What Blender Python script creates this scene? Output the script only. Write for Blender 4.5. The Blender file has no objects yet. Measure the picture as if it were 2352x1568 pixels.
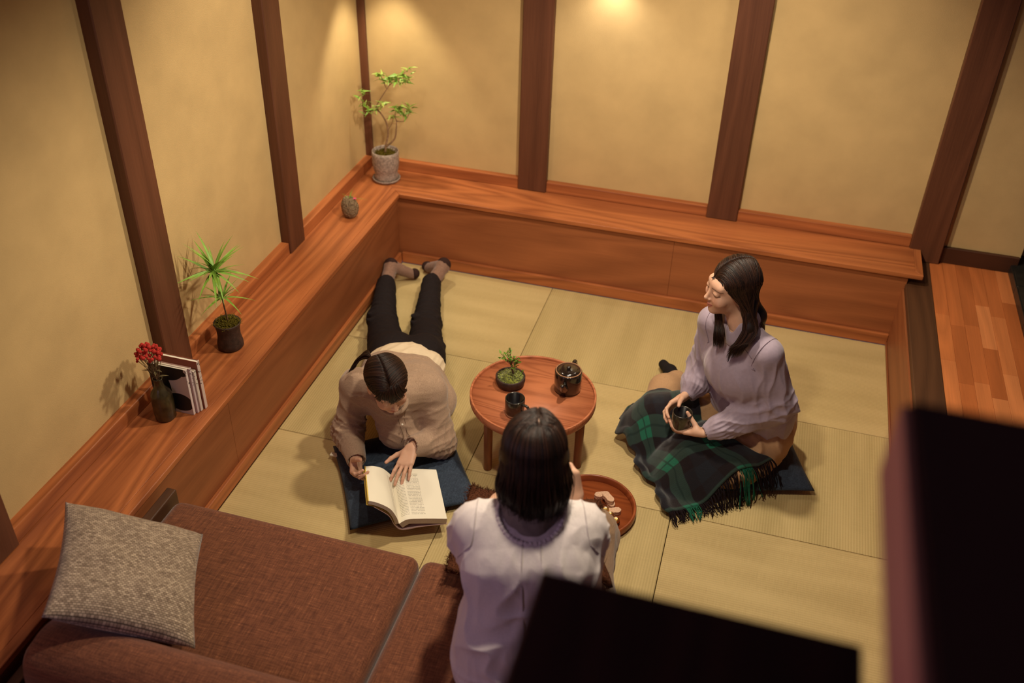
import bpy, bmesh, math
import numpy as np
from mathutils import Matrix, Vector

S = bpy.context.scene
C = S.collection
# ------------------------------------------------------------------ camera
cam_d = bpy.data.cameras.new('camera'); cam = bpy.data.objects.new('camera', cam_d); C.objects.link(cam)
cam.location = (1.7938, -4.3396, 2.7891)
cam.rotation_euler = tuple(math.radians(a) for a in (54.6595, -1.4126, 15.9451))
cam_d.sensor_width = 36.0; cam_d.lens = 2267.26 / 2352 * 36.0
cam_d.clip_start = 0.05
cam_d.dof.use_dof = True; cam_d.dof.focus_distance = 3.7; cam_d.dof.aperture_fstop = 1.9
S.camera = cam
# ------------------------------------------------------------------ world and lights
W = bpy.data.worlds.new('world'); S.world = W; W.use_nodes = True
W.node_tree.nodes['Background'].inputs[0].default_value = (0.55, 0.42, 0.62, 1)
W.node_tree.nodes['Background'].inputs[1].default_value = 0.07
def lamp(kind, name, loc, power, color, radius=.1, target=None, size=None, blend=.5, angle=None):
    l = bpy.data.lights.new(name, kind); l.energy = power; l.color = color
    if kind == 'AREA': l.size = size
    else: l.shadow_soft_size = radius
    if kind == 'SPOT': l.spot_size = math.radians(angle); l.spot_blend = blend
    o = bpy.data.objects.new(name, l); C.objects.link(o); o.location = loc
    if target is not None:
        o.rotation_euler = (Vector(target) - Vector(loc)).to_track_quat('-Z', 'Y').to_euler()
    return o
WARM = (1.0, 0.86, 0.65)
lamp('SPOT', 'ceiling_downlight_far', (1.40, -1.05, 2.32), 102, WARM, .06, (1.30, -1.05, 0), blend=.6, angle=155)
lamp('SPOT', 'ceiling_downlight_near', (1.32, -2.15, 2.32), 66, WARM, .06, (1.15, -1.85, 0), blend=.6, angle=155)
lamp('SPOT', 'left_wall_downlight', (0.06, -0.95, 2.25), 20, WARM, .06, (0.0, -0.95, 0), blend=.8, angle=130)
lamp('SPOT', 'back_wall_downlight', (1.9, 0.02, 2.25), 14, WARM, .06, (1.9, 0.05, 0), blend=.8, angle=130)
lamp('SPOT', 'corner_downlight', (-0.10, 0.10, 1.62), 24, (1.0, .88, .64), .03, (-0.10, 0.10, 0), blend=.55, angle=74)
lamp('SPOT', 'wall_downlight', (1.00, 0.20, 1.58), 6.0, (1.0, .92, .80), .03, (1.00, 0.20, 0), blend=.9, angle=120)
lamp('AREA', 'cool_side_fill', (-0.24, -4.05, 1.75), 11, (0.85, 0.60, 0.95), size=.9, target=(1.6, -3.3, 1.6))  # added cool violet fill from the left; no window stands there
# ------------------------------------------------------------------ colour management
S.view_settings.view_transform = 'Standard'; S.view_settings.look = 'None'
S.view_settings.gamma = 1; S.view_settings.exposure = 0.20
S.view_settings.use_curve_mapping = False

rng = np.random.RandomState(7)
# ================================================================== materials
def srgb(h):
    h = h.lstrip('#'); v = [int(h[i:i+2], 16) / 255 for i in (0, 2, 4)]
    return tuple(x / 12.92 if x <= .04045 else ((x + .055) / 1.055) ** 2.4 for x in v)
class NT:
    def __init__(s, name):
        s.m = bpy.data.materials.new(name); s.m.use_nodes = True; s.t = s.m.node_tree
        s.b = s.t.nodes['Principled BSDF']; s.co = s.t.nodes.new('ShaderNodeTexCoord')
    def n(s, typ, **kw):
        o = s.t.nodes.new(typ)
        for k, v in kw.items():
            if k.startswith('i_'): o.inputs[int(k[2:]) if k[2:].isdigit() else k[2:].replace('_', ' ')].default_value = v
            else: setattr(o, k, v)
        return o
    def l(s, a, ao, b, bi): s.t.links.new(a.outputs[ao], b.inputs[bi])
    def mapped(s, scale=(1, 1, 1), rot=(0, 0, 0), out='Object', loc=(0, 0, 0)):
        m = s.n('ShaderNodeMapping'); s.l(s.co, out, m, 'Vector')
        m.inputs['Scale'].default_value = scale; m.inputs['Rotation'].default_value = rot; m.inputs['Location'].default_value = loc
        return m
    def ramp(s, stops):
        r = s.n('ShaderNodeValToRGB'); e = r.color_ramp.elements
        while len(e) < len(stops): e.new(.5)
        for i, (p, c) in enumerate(stops): e[i].position = p; e[i].color = (*c, 1)
        return r
    def bump(s, node, out, strength, dist=.01):
        b = s.n('ShaderNodeBump'); b.inputs['Strength'].default_value = strength; b.inputs['Distance'].default_value = dist
        s.l(node, out, b, 'Height'); s.l(b, 'Normal', s.b, 'Normal'); return b
    def set(s, rough=.6, spec=.4, metal=0, coat=0, sheen=0):
        i = s.b.inputs
        i['Roughness'].default_value = rough; i['Specular IOR Level'].default_value = spec; i['Metallic'].default_value = metal
        i['Coat Weight'].default_value = coat; i['Sheen Weight'].default_value = sheen
        return s
def wb(c): return (c[0], c[1] * .895, c[2] * .77)
def mul(c, k): return tuple(min(1, x * k) for x in c)
def m_plain(name, c, rough=.6, spec=.4, var=.12, scale=40, bump=.15, bscale=None, metal=0, coat=0, sheen=0, dist=.002):
    t = NT(name).set(rough, spec, metal, coat, sheen)
    mp = t.mapped(); nz = t.n('ShaderNodeTexNoise'); t.l(mp, 0, nz, 'Vector'); nz.inputs['Scale'].default_value = scale; nz.inputs['Detail'].default_value = 4
    r = t.ramp([(.3, mul(c, 1 - var)), (.7, mul(c, 1 + var))]); t.l(nz, 'Fac', r, 'Fac'); t.l(r, 'Color', t.b, 'Base Color')
    if bump:
        n2 = t.n('ShaderNodeTexNoise'); t.l(mp, 0, n2, 'Vector'); n2.inputs['Scale'].default_value = bscale or scale * 3; n2.inputs['Detail'].default_value = 3
        t.bump(n2, 'Fac', bump, dist)
    return t.m
def m_wood(name, c1, c2, axis='x', rough=.4, ring=9, spec=.4, coat=0.0, fine=1.0, dist=3.0, contrast=1.0):
    """grain runs along axis; rings across it"""
    c1, c2 = wb(c1), wb(c2)
    t = NT(name).set(rough, spec, coat=coat)
    k = {'x': (.10, 1, 1), 'y': (1, .10, 1), 'z': (1, 1, .10)}[axis]
    mp = t.mapped(scale=k)
    wv = t.n('ShaderNodeTexNoise'); t.l(mp, 0, wv, 'Vector'); wv.inputs['Scale'].default_value = ring * .55; wv.inputs['Detail'].default_value = 1.5; wv.inputs['Distortion'].default_value = .35
    mm = t.n('ShaderNodeMath', operation='MULTIPLY'); t.l(wv, 'Fac', mm, 0); mm.inputs[1].default_value = ring * dist
    fr = t.n('ShaderNodeMath', operation='PINGPONG'); t.l(mm, 0, fr, 0); fr.inputs[1].default_value = 1.0
    k2 = {'x': (.03, 1, 1), 'y': (1, .03, 1), 'z': (1, 1, .03)}[axis]
    mp2 = t.mapped(scale=k2); nz = t.n('ShaderNodeTexNoise'); t.l(mp2, 0, nz, 'Vector'); nz.inputs['Scale'].default_value = 170 * fine; nz.inputs['Detail'].default_value = 5
    n3 = t.n('ShaderNodeTexNoise'); t.l(mp, 0, n3, 'Vector'); n3.inputs['Scale'].default_value = 2.5; n3.inputs['Detail'].default_value = 2
    a = t.n('ShaderNodeMath', operation='MULTIPLY_ADD'); t.l(fr, 0, a, 0); a.inputs[1].default_value = .38 * contrast
    s2 = t.n('ShaderNodeMath', operation='MULTIPLY'); t.l(nz, 'Fac', s2, 0); s2.inputs[1].default_value = .42; t.l(s2, 0, a, 2)
    b = t.n('ShaderNodeMath', operation='MULTIPLY_ADD'); t.l(n3, 'Fac', b, 0); b.inputs[1].default_value = .45; t.l(a, 0, b, 2)
    r = t.ramp([(.28, c1), (.82, c2)]); t.l(b, 0, r, 'Fac'); t.l(r, 'Color', t.b, 'Base Color')
    t.bump(b, 0, .12, .003)
    return t.m
def m_weave(name, c1, c2, s=600, rough=.85, bump=.5, rot=0, sheen=.2, c3=None, out='Object', slub=True, dist=.0015):
    """woven cloth: crossed threads with slubs"""
    t = NT(name).set(rough, .2, sheen=sheen)
    fa = []
    for k, ax in enumerate(((1, .06, 1), (.06, 1, 1))):
        mp = t.mapped(scale=ax, rot=(0, 0, rot), out=out); nz = t.n('ShaderNodeTexNoise'); t.l(mp, 0, nz, 'Vector'); nz.inputs['Scale'].default_value = s; nz.inputs['Detail'].default_value = 2; fa.append(nz)
    a = t.n('ShaderNodeMath', operation='ADD'); t.l(fa[0], 'Fac', a, 0); t.l(fa[1], 'Fac', a, 1)
    h = t.n('ShaderNodeMath', operation='MULTIPLY'); t.l(a, 0, h, 0); h.inputs[1].default_value = .5
    st = [(.36, c1), (.62, c2)]
    if c3: st.append((.72, c3))
    r = t.ramp(st); t.l(h, 0, r, 'Fac'); t.l(r, 'Color', t.b, 'Base Color'); t.bump(h, 0, bump, dist)
    return t.m

PLASTER = m_plain('plaster_sand_wall', wb((.55, .425, .225)), .95, .15, .07, 6, .5, 260, dist=.0015)
WOOD_BX = m_wood('bench_wood_x', (.22, .066, .024), (.47, .168, .062), 'x', .38, 8)
WOOD_BY = m_wood('bench_wood_y', (.22, .066, .024), (.47, .168, .062), 'y', .38, 8)
PANEL_X = m_wood('panel_wood_x', (.235, .078, .030), (.39, .140, .056), 'x', .5, 7, contrast=.8)
PANEL_Y = m_wood('panel_wood_y', (.21, .070, .027), (.35, .126, .050), 'y', .5, 7, contrast=.6)
POST = m_wood('post_wood', (.075, .028, .015), (.155, .062, .034), 'z', .5, 7, spec=.35, contrast=.6, dist=2.2)
LIT_SIDE = m_wood('painted_lit_timber', (.50, .22, .16), (.62, .28, .21), 'y', .6, 5)  # lighter timber tone: light on the beam's left side put into colour
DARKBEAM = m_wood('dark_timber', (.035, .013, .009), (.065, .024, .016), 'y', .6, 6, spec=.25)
FRAME_Y = m_wood('sill_frame_wood', (.055, .024, .012), (.10, .045, .022), 'y', .5, 7)
TABLEW = m_wood('table_wood', (.24, .072, .032), (.50, .185, .092), 'x', .42, 12, dist=3.0, contrast=1.2)
TRAYW = m_wood('tray_wood', (.15, .035, .012), (.33, .09, .03), 'x', .33, 7)
LEGW = m_wood('leg_wood', (.16, .055, .022), (.30, .115, .05), 'z', .45, 10)
def m_tatami(name, axis, c1, c2):
    c1, c2 = wb(c1), wb(c2)
    t = NT(name).set(.62, .3)
    mp = t.mapped(); w = t.n('ShaderNodeTexWave', wave_type='BANDS', bands_direction='X' if axis == 'x' else 'Y', wave_profile='SIN')
    t.l(mp, 0, w, 'Vector'); w.inputs['Scale'].default_value = 30; w.inputs['Distortion'].default_value = .15; w.inputs['Detail'].default_value = 1
    mp2 = t.mapped(scale=(1, .04, 1) if axis == 'y' else (.04, 1, 1)); nz = t.n('ShaderNodeTexNoise'); t.l(mp2, 0, nz, 'Vector'); nz.inputs['Scale'].default_value = 420; nz.inputs['Detail'].default_value = 3
    mp3 = t.mapped(scale=(1, .15, 1) if axis == 'x' else (.15, 1, 1)); n3 = t.n('ShaderNodeTexNoise'); t.l(mp3, 0, n3, 'Vector'); n3.inputs['Scale'].default_value = 9; n3.inputs['Detail'].default_value = 3
    a = t.n('ShaderNodeMath', operation='MULTIPLY_ADD'); t.l(w, 'Fac', a, 0); a.inputs[1].default_value = .22
    b = t.n('ShaderNodeMath', operation='MULTIPLY_ADD'); t.l(nz, 'Fac', b, 0); b.inputs[1].default_value = .42; t.l(a, 0, b, 2)
    t.l(n3, 'Fac', a, 2)
    for nd in (n3,): pass
    r = t.ramp([(.45, c1), (1.05 if False else 1.0, c2)]); t.l(b, 0, r, 'Fac'); t.l(r, 'Color', t.b, 'Base Color')
    h = t.n('ShaderNodeMath', operation='MULTIPLY_ADD'); t.l(w, 'Fac', h, 0); h.inputs[1].default_value = .8; t.l(nz, 'Fac', h, 2)
    t.bump(h, 0, .45, .0015)
    return t.m
TAT_A = m_tatami('tatami_weave_x', 'x', (.39, .325, .155), (.54, .455, .24))
TAT_B = m_tatami('tatami_weave_y', 'y', (.42, .34, .165), (.57, .475, .255))  # paler than the other mats: sheen of the turned weave put into colour
SOFA = m_weave('sofa_brown_cloth', (.085, .026, .0115), (.20, .068, .030), 330, c3=(.40, .157, .07), bump=.5)
NAVY = m_weave('navy_linen', (.020, .029, .046), (.042, .060, .092), 420, c3=(.080, .105, .15), sheen=.1)
WHITE_CLOTH = m_weave('white_gauze_cloth', (.60, .53, .52), (.74, .66, .64), 900, bump=.25, sheen=.2)
LILAC = m_plain('lilac_blouse_cloth', (.355, .285, .355), .7, .25, .05, 90, .12, 900, sheen=.25, dist=.001)
KHAKI = m_weave('tan_skirt_cloth', (.38, .22, .115), (.52, .315, .17), 1100, bump=.15, sheen=.1)
PANTS = m_weave('black_trouser_cloth', (.007, .0045, .005), (.017, .011, .012), 900, bump=.2, sheen=.0)
CARDI = m_weave('mocha_jersey_cloth', (.27, .175, .118), (.44, .30, .205), 700, bump=.35, sheen=.25)
SEAM = m_plain('dark_seam_thread', (.18, .115, .075), .9, .1, .1, 60, 0)
SEAML = m_plain('lilac_seam_thread', (.24, .18, .22), .9, .1, .1, 60, 0)
SEAMW = m_plain('grey_seam_thread', (.48, .42, .42), .9, .1, .1, 60, 0)
CREAM = m_plain('cream_cloth', (.74, .60, .42), .85, .2, .04, 60, .1, 900, dist=.001)
GREYCLOTH = m_plain('grey_beige_cloth', (.20, .165, .145), .85, .2, .05, 60, .1, 900)
SOCK = m_weave('brown_sock_knit', (.16, .082, .055), (.30, .17, .12), 700, bump=.4)
SOCKD = m_plain('dark_brown_sock', (.035, .015, .012), .9, .2, .2, 300, .3, 900)
BLACKSOCK = m_plain('black_sock', (.012, .009, .010), .9, .2, .1, 200, .2, 900)
def m_skin(name):
    t = NT(name).set(.5, .35)
    a = t.n('ShaderNodeVertexColor', layer_name='Col'); nz = t.n('ShaderNodeTexNoise'); mp = t.mapped(); t.l(mp, 0, nz, 'Vector'); nz.inputs['Scale'].default_value = 45; nz.inputs['Detail'].default_value = 3
    r = t.ramp([(.3, (.93, .90, .88)), (.7, (1, 1, 1))]); t.l(nz, 'Fac', r, 'Fac')
    mx = t.n('ShaderNodeMix', data_type='RGBA', blend_type='MULTIPLY'); mx.inputs[0].default_value = 1; t.l(a, 'Color', mx, 6); t.l(r, 'Color', mx, 7); t.l(mx, 2, t.b, 'Base Color')
    t.b.inputs['Subsurface Weight'].default_value = .12; t.b.inputs['Subsurface Radius'].default_value = (.012, .005, .003); t.b.inputs['Subsurface Scale'].default_value = .6
    return t.m
SKIN = m_skin('skin')
def m_hair(name, c1, c2, rough=.46):
    t = NT(name).set(rough, .32)
    a = t.n('ShaderNodeVertexColor', layer_name='Col'); r = t.ramp([(0, c1), (1, c2)]); t.l(a, 'Color', r, 'Fac'); t.l(r, 'Color', t.b, 'Base Color')
    return t.m
HAIR = m_hair('dark_brown_hair', (.005, .0025, .002), (.050, .019, .010))
GLAZE = m_plain('dark_brown_glaze', (.018, .011, .008), .16, .6, .5, 60, .06, 200, coat=.6, dist=.001)
METALGLAZE = m_plain('bronze_black_glaze', (.055, .048, .038), .24, .6, .45, 90, .06, 200, metal=.55, coat=.4, dist=.001)
CLAYRIM = m_plain('bare_clay', (.34, .17, .09), .7, .3, .1, 200, .1)
INSIDE = m_plain('black_glaze_inside', (.006, .005, .005), .2, .6, .2, 60, .0)
DARKPOT = m_plain('dark_stoneware', (.045, .024, .017), .6, .35, .4, 55, .5, 160)
GREYPOT = m_plain('speckled_grey_stoneware', (.33, .255, .21), .7, .3, .38, 95, .25, 200)
BRONZE = m_plain('aged_bronze_glaze', (.055, .040, .016), .32, .5, .5, 30, .1, 90, metal=.35, coat=.3)
STONE = m_plain('porous_tan_stone', (.24, .165, .095), .95, .2, .45, 110, 1.0, 170, dist=.008)
MOSS = m_plain('green_moss', (.22, .24, .032), .95, .15, .75, 130, 1.0, 300, sheen=.3, dist=.006)
MOSS2 = m_plain('olive_moss', (.16, .12, .015), .95, .15, .8, 160, 1.0, 300, dist=.006)
LEAF = m_plain('bright_green_leaf', (.20, .36, .045), .45, .4, .35, 20, .1)
LEAF2 = m_plain('young_leaf', (.38, .50, .10), .5, .35, .45, 14, .1)
LEAF3 = m_plain('dark_small_leaf', (.07, .155, .03), .5, .35, .35, 20, .1)
BARK = m_plain('pale_bark', (.28, .165, .09), .85, .2, .3, 80, .4, 160)
BARKD = m_plain('dark_bark', (.09, .055, .03), .85, .2, .3, 120, .4, 260)
STEM = m_plain('brown_stem', (.15, .085, .04), .7, .3, .3, 120, .2)
REDBUD = m_plain('dried_red_flower', (.42, .030, .022), .8, .2, .5, 260, .5, 400)
PINK = m_plain('pink_petals', (.75, .09, .20), .7, .2, .2, 200, .3)
PAPER = m_plain('book_paper', (.84, .78, .64), .8, .2, .03, 80, .05, 400)
PAPEREDGE = m_weave('page_edges', (.42, .32, .25), (.55, .44, .35), 900, bump=.3)
YELLOWP = m_plain('yellow_endpaper', (.72, .52, .10), .8, .2, .05, 80, .05)
COVERW = m_plain('white_book_cover', (.66, .54, .46), .5, .4, .03, 40, .02)
COVERP = m_plain('pinkish_book_cover', (.50, .33, .30), .5, .4, .06, 40, .02)
COVERR = m_plain('rust_book_cover', (.26, .07, .035), .5, .4, .08, 40, .02)
INK = m_plain('black_print', (.008, .006, .006), .6, .3, .1, 40, 0)
GOLD = m_plain('gold_foil', (.85, .55, .16), .22, .6, .15, 300, .7, 320, metal=1.0, dist=.004)
BISCUIT = m_plain('pink_beige_biscuit', (.68, .43, .29), .9, .2, .14, 160, .6, 420, dist=.004)
FILLING = m_plain('pale_cream_filling', (.62, .40, .29), .8, .2, .08, 160, .2)
LABELW = m_plain('white_paper_label', (.75, .68, .55), .6, .3, .05, 100, 0)
CHOC = m_plain('brown_paper_case', (.06, .025, .015), .7, .3, .2, 100, .2)
FUR = m_plain('brown_fleece', (.105, .036, .017), .95, .10, .6, 220, 1.0, 420, sheen=.0, dist=.006)
TILE = m_plain('black_slate_tile', (.014, .014, .013), .35, .45, .3, 30, .15, 120)
GROUT = m_plain('grey_grout', (.20, .17, .14), .9, .2, .1, 100, .2)
CEIL = m_wood('ceiling_boards', (.16, .075, .035), (.28, .14, .07), 'x', .6, 6)
def m_pillow():
    t = NT('basket_weave_cloth').set(.9, .2, sheen=.2)
    mp = t.mapped(scale=(60, 60, 1), out='UV'); br = t.n('ShaderNodeTexBrick'); t.l(mp, 0, br, 'Vector')
    for k, v in (('Scale', 1.0), ('Mortar Size', .16), ('Mortar Smooth', .8), ('Bias', 0.0), ('Brick Width', 1.5), ('Row Height', .8)): br.inputs[k].default_value = v
    br.inputs['Color1'].default_value = (.64, .50, .36, 1); br.inputs['Color2'].default_value = (.30, .215, .15, 1); br.inputs['Mortar'].default_value = (.05, .03, .022, 1)
    nz = t.n('ShaderNodeTexNoise'); mp2 = t.mapped(scale=(14, 90, 1), out='UV'); t.l(mp2, 0, nz, 'Vector'); nz.inputs['Scale'].default_value = 1.0; nz.inputs['Detail'].default_value = 3
    r = t.ramp([(.3, (.62, .6, .58)), (.7, (1.0, 1.0, 1.0))]); t.l(nz, 'Fac', r, 'Fac')
    mx = t.n('ShaderNodeMix', data_type='RGBA', blend_type='MULTIPLY'); mx.inputs[0].default_value = 1; t.l(br, 'Color', mx, 6); t.l(r, 'Color', mx, 7); t.l(mx, 2, t.b, 'Base Color')
    t.bump(br, 'Fac', -.9, .004); return t.m
PILLOW = m_pillow()
def m_plaid():
    """tartan in blanket UV metres: black ground, green and navy bands both ways with green crossings"""
    t = NT('tartan_wool').set(.95, .1, sheen=.25)
    sep = t.n('ShaderNodeSeparateXYZ'); t.l(t.co, 'UV', sep, 0)
    def band(ax, c, w, per):
        a = t.n('ShaderNodeMath', operation='ADD'); t.l(sep, ax, a, 0); a.inputs[1].default_value = -c + per * 50.5
        m = t.n('ShaderNodeMath', operation='MODULO'); t.l(a, 0, m, 0); m.inputs[1].default_value = per
        s = t.n('ShaderNodeMath', operation='SUBTRACT'); t.l(m, 0, s, 0); s.inputs[1].default_value = per * .5
        b = t.n('ShaderNodeMath', operation='ABSOLUTE'); t.l(s, 0, b, 0)
        r = t.n('ShaderNodeMapRange', interpolation_type='SMOOTHSTEP'); t.l(b, 0, r, 0); r.inputs[1].default_value = w * .5 + .002; r.inputs[2].default_value = w * .5 - .002
        return r
    P = .205
    u = band(0, .10, .058, P); v = band(1, .06, .058, P); u2 = band(0, .2025, .06, P); v2 = band(1, .1625, .06, P)
    ul = band(0, .10, .006, P); vl = band(1, .06, .006, P)
    # twill hatching
    mp = t.mapped(scale=(1, 1, 1), rot=(0, 0, .8), out='UV'); wv = t.n('ShaderNodeTexWave', wave_type='BANDS'); t.l(mp, 0, wv, 'Vector'); wv.inputs['Scale'].default_value = 150; wv.inputs['Distortion'].default_value = .5
    GR = (.016, .135, .080); NV = (.014, .020, .030); BK = (.011, .006, .008)
    cur = None
    def mix(f, a, b):
        m = t.n('ShaderNodeMix', data_type='RGBA')
        if hasattr(f, 'outputs'): t.l(f, 0, m, 0)
        else: m.inputs[0].default_value = f
        for val, idx in ((a, 6), (b, 7)):
            if isinstance(val, tuple): m.inputs[idx].default_value = (*val, 1)
            else: t.l(val, 2, m, idx)
        return m
    def m2(a, op, b):
        m = t.n('ShaderNodeMath', operation=op); t.l(a, 0, m, 0)
        if isinstance(b, float): m.inputs[1].default_value = b
        else: t.l(b, 0, m, 1)
        return m
    base = mix(m2(m2(u2, 'ADD', v2), 'MULTIPLY', .30), BK, NV)
    gm = m2(m2(u, 'ADD', v), 'MULTIPLY', .5)            # .5 single, 1 crossing
    cross = m2(u, 'MULTIPLY', v)
    single = m2(m2(gm, 'MULTIPLY', 2.0), 'SUBTRACT', m2(cross, 'MULTIPLY', 2.0))
    hatch = m2(m2(wv, 'MULTIPLY', .55), 'ADD', .15)
    c1 = mix(m2(single, 'MULTIPLY', hatch), base, (.040, .090, .070))
    c2 = mix(cross, c1, GR)
    lines = m2(m2(m2(ul, 'MULTIPLY', u), 'MAXIMUM', m2(vl, 'MULTIPLY', v)), 'MULTIPLY', .7)
    c3 = mix(lines, c2, (.010, .022, .020))
    t.l(c3, 2, t.b, 'Base Color')
    nz = t.n('ShaderNodeTexNoise'); mp3 = t.mapped(); t.l(mp3, 0, nz, 'Vector'); nz.inputs['Scale'].default_value = 420
    ad = m2(m2(nz, 'MULTIPLY', 1.0), 'ADD', wv); t.bump(ad, 0, .5, .0015)
    return t.m
PLAID = m_plaid()
WOOLBLK = m_plain('black_wool', (.012, .007, .009), .95, .1, .3, 200, .3)
WOOLGRN = m_plain('green_wool', (.014, .095, .056), .95, .1, .3, 200, .3)
def m_page(name, cols):
    """printed page: columns of short dark dashes, UV in 0..1 over the page"""
    t = NT(name).set(.85, .2)
    sep = t.n('ShaderNodeSeparateXYZ'); t.l(t.co, 'UV', sep, 0)
    def inside(ax, a, b):
        g = t.n('ShaderNodeMath', operation='GREATER_THAN'); t.l(sep, ax, g, 0); g.inputs[1].default_value = a
        l = t.n('ShaderNodeMath', operation='LESS_THAN'); t.l(sep, ax, l, 0); l.inputs[1].default_value = b
        m = t.n('ShaderNodeMath', operation='MULTIPLY'); t.l(g, 0, m, 0); t.l(l, 0, m, 1); return m
    col = None
    for a, b in cols:
        i = inside(0, a, b)
        if col is None: col = i
        else:
            m = t.n('ShaderNodeMath', operation='MAXIMUM'); t.l(col, 0, m, 0); t.l(i, 0, m, 1); col = m
    body = t.n('ShaderNodeMath', operation='MULTIPLY'); t.l(col, 0, body, 0); t.l(inside(1, .09, .90), 0, body, 1)
    row = t.n('ShaderNodeMath', operation='MULTIPLY'); t.l(sep, 1, row, 0); row.inputs[1].default_value = 34
    fr = t.n('ShaderNodeMath', operation='FRACT'); t.l(row, 0, fr, 0); lt = t.n('ShaderNodeMath', operation='LESS_THAN'); t.l(fr, 0, lt, 0); lt.inputs[1].default_value = .42
    fl = t.n('ShaderNodeMath', operation='FLOOR'); t.l(row, 0, fl, 0)
    cmb = t.n('ShaderNodeCombineXYZ'); sx = t.n('ShaderNodeMath', operation='MULTIPLY'); t.l(sep, 0, sx, 0); sx.inputs[1].default_value = 60; t.l(sx, 0, cmb, 0)
    sy = t.n('ShaderNodeMath', operation='MULTIPLY'); t.l(fl, 0, sy, 0); sy.inputs[1].default_value = 7.3; t.l(sy, 0, cmb, 1)
    nz = t.n('ShaderNodeTexNoise'); t.l(cmb, 0, nz, 'Vector'); nz.inputs['Scale'].default_value = 1.0
    gt = t.n('ShaderNodeMath', operation='GREATER_THAN'); t.l(nz, 'Fac', gt, 0); gt.inputs[1].default_value = .43
    a = t.n('ShaderNodeMath', operation='MULTIPLY'); t.l(lt, 0, a, 0); t.l(gt, 0, a, 1)
    b = t.n('ShaderNodeMath', operation='MULTIPLY'); t.l(a, 0, b, 0); t.l(body, 0, b, 1)
    c = t.n('ShaderNodeMath', operation='MULTIPLY'); t.l(b, 0, c, 0); c.inputs[1].default_value = .55
    mx = t.n('ShaderNodeMix', data_type='RGBA'); t.l(c, 0, mx, 0); mx.inputs[6].default_value = (.84, .78, .64, 1); mx.inputs[7].default_value = (.18, .15, .12, 1)
    t.l(mx, 2, t.b, 'Base Color'); return t.m
PAGE_R = m_page('printed_page_two_columns', [(.12, .36), (.41, .68)])
PAGE_L = m_page('printed_page_inner_column', [(.70, .93)])
def m_coverart():
    """generic black blobs on a pale cover (object coords in metres)"""
    t = NT('black_and_pale_cover_print').set(.5, .4)
    sep = t.n('ShaderNodeSeparateXYZ'); t.l(t.co, 'Object', sep, 0)
    def blob(cx, cz, rx, rz):
        o = []
        for ax, c, r in ((0, cx, rx), (2, cz, rz)):
            s = t.n('ShaderNodeMath', operation='SUBTRACT'); t.l(sep, ax, s, 0); s.inputs[1].default_value = c
            d = t.n('ShaderNodeMath', operation='DIVIDE'); t.l(s, 0, d, 0); d.inputs[1].default_value = r
            p = t.n('ShaderNodeMath', operation='MULTIPLY'); t.l(d, 0, p, 0); t.l(d, 0, p, 1); o.append(p)
        a = t.n('ShaderNodeMath', operation='ADD'); t.l(o[0], 0, a, 0); t.l(o[1], 0, a, 1)
        l = t.n('ShaderNodeMath', operation='LESS_THAN'); t.l(a, 0, l, 0); l.inputs[1].default_value = 1.0; return l
    cur = None
    for b in ((-.115, .465, .055, .040), (-.15, .62, .075, .060), (-.085, .60, .018, .012), (-.19, .52, .05, .09)):
        x = blob(*b)
        if cur is None: cur = x
        else:
            m = t.n('ShaderNodeMath', operation='MAXIMUM'); t.l(cur, 0, m, 0); t.l(x, 0, m, 1); cur = m
    mx = t.n('ShaderNodeMix', data_type='RGBA'); t.l(cur, 0, mx, 0); mx.inputs[6].default_value = (.50, .40, .34, 1); mx.inputs[7].default_value = (.010, .008, .007, 1)
    t.l(mx, 2, t.b, 'Base Color'); return t.m
COVERART = m_coverart()
def m_spine(name, base, ink=(.03, .02, .02)):
    t = NT(name).set(.5, .4)
    mp = t.mapped(scale=(120, 120, 200)); nz = t.n('ShaderNodeTexNoise'); t.l(mp, 0, nz, 'Vector'); nz.inputs['Scale'].default_value = 1.0; nz.inputs['Detail'].default_value = 1
    gt = t.n('ShaderNodeMath', operation='GREATER_THAN'); t.l(nz, 'Fac', gt, 0); gt.inputs[1].default_value = .62
    sep = t.n('ShaderNodeSeparateXYZ'); t.l(t.co, 'Object', sep, 0)
    l = t.n('ShaderNodeMath', operation='GREATER_THAN'); t.l(sep, 2, l, 0); l.inputs[1].default_value = .53
    m = t.n('ShaderNodeMath', operation='MULTIPLY'); t.l(gt, 0, m, 0); t.l(l, 0, m, 1)
    mx = t.n('ShaderNodeMix', data_type='RGBA'); t.l(m, 0, mx, 0); mx.inputs[6].default_value = (*base, 1); mx.inputs[7].default_value = (*ink, 1)
    t.l(mx, 2, t.b, 'Base Color'); return t.m
SPINEW = m_spine('white_printed_spine', (.66, .54, .50))
def m_hallboard(i):
    k = [(.54, .175, .058), (.62, .225, .083), (.46, .145, .047), (.58, .20, .068), (.68, .265, .105)][i]
    return m_wood('hall_board_%d' % i, mul(k, .8), mul(k, 1.2), 'y', .4, 8, contrast=.6)
HALL = [m_hallboard(i) for i in range(5)]

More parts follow.
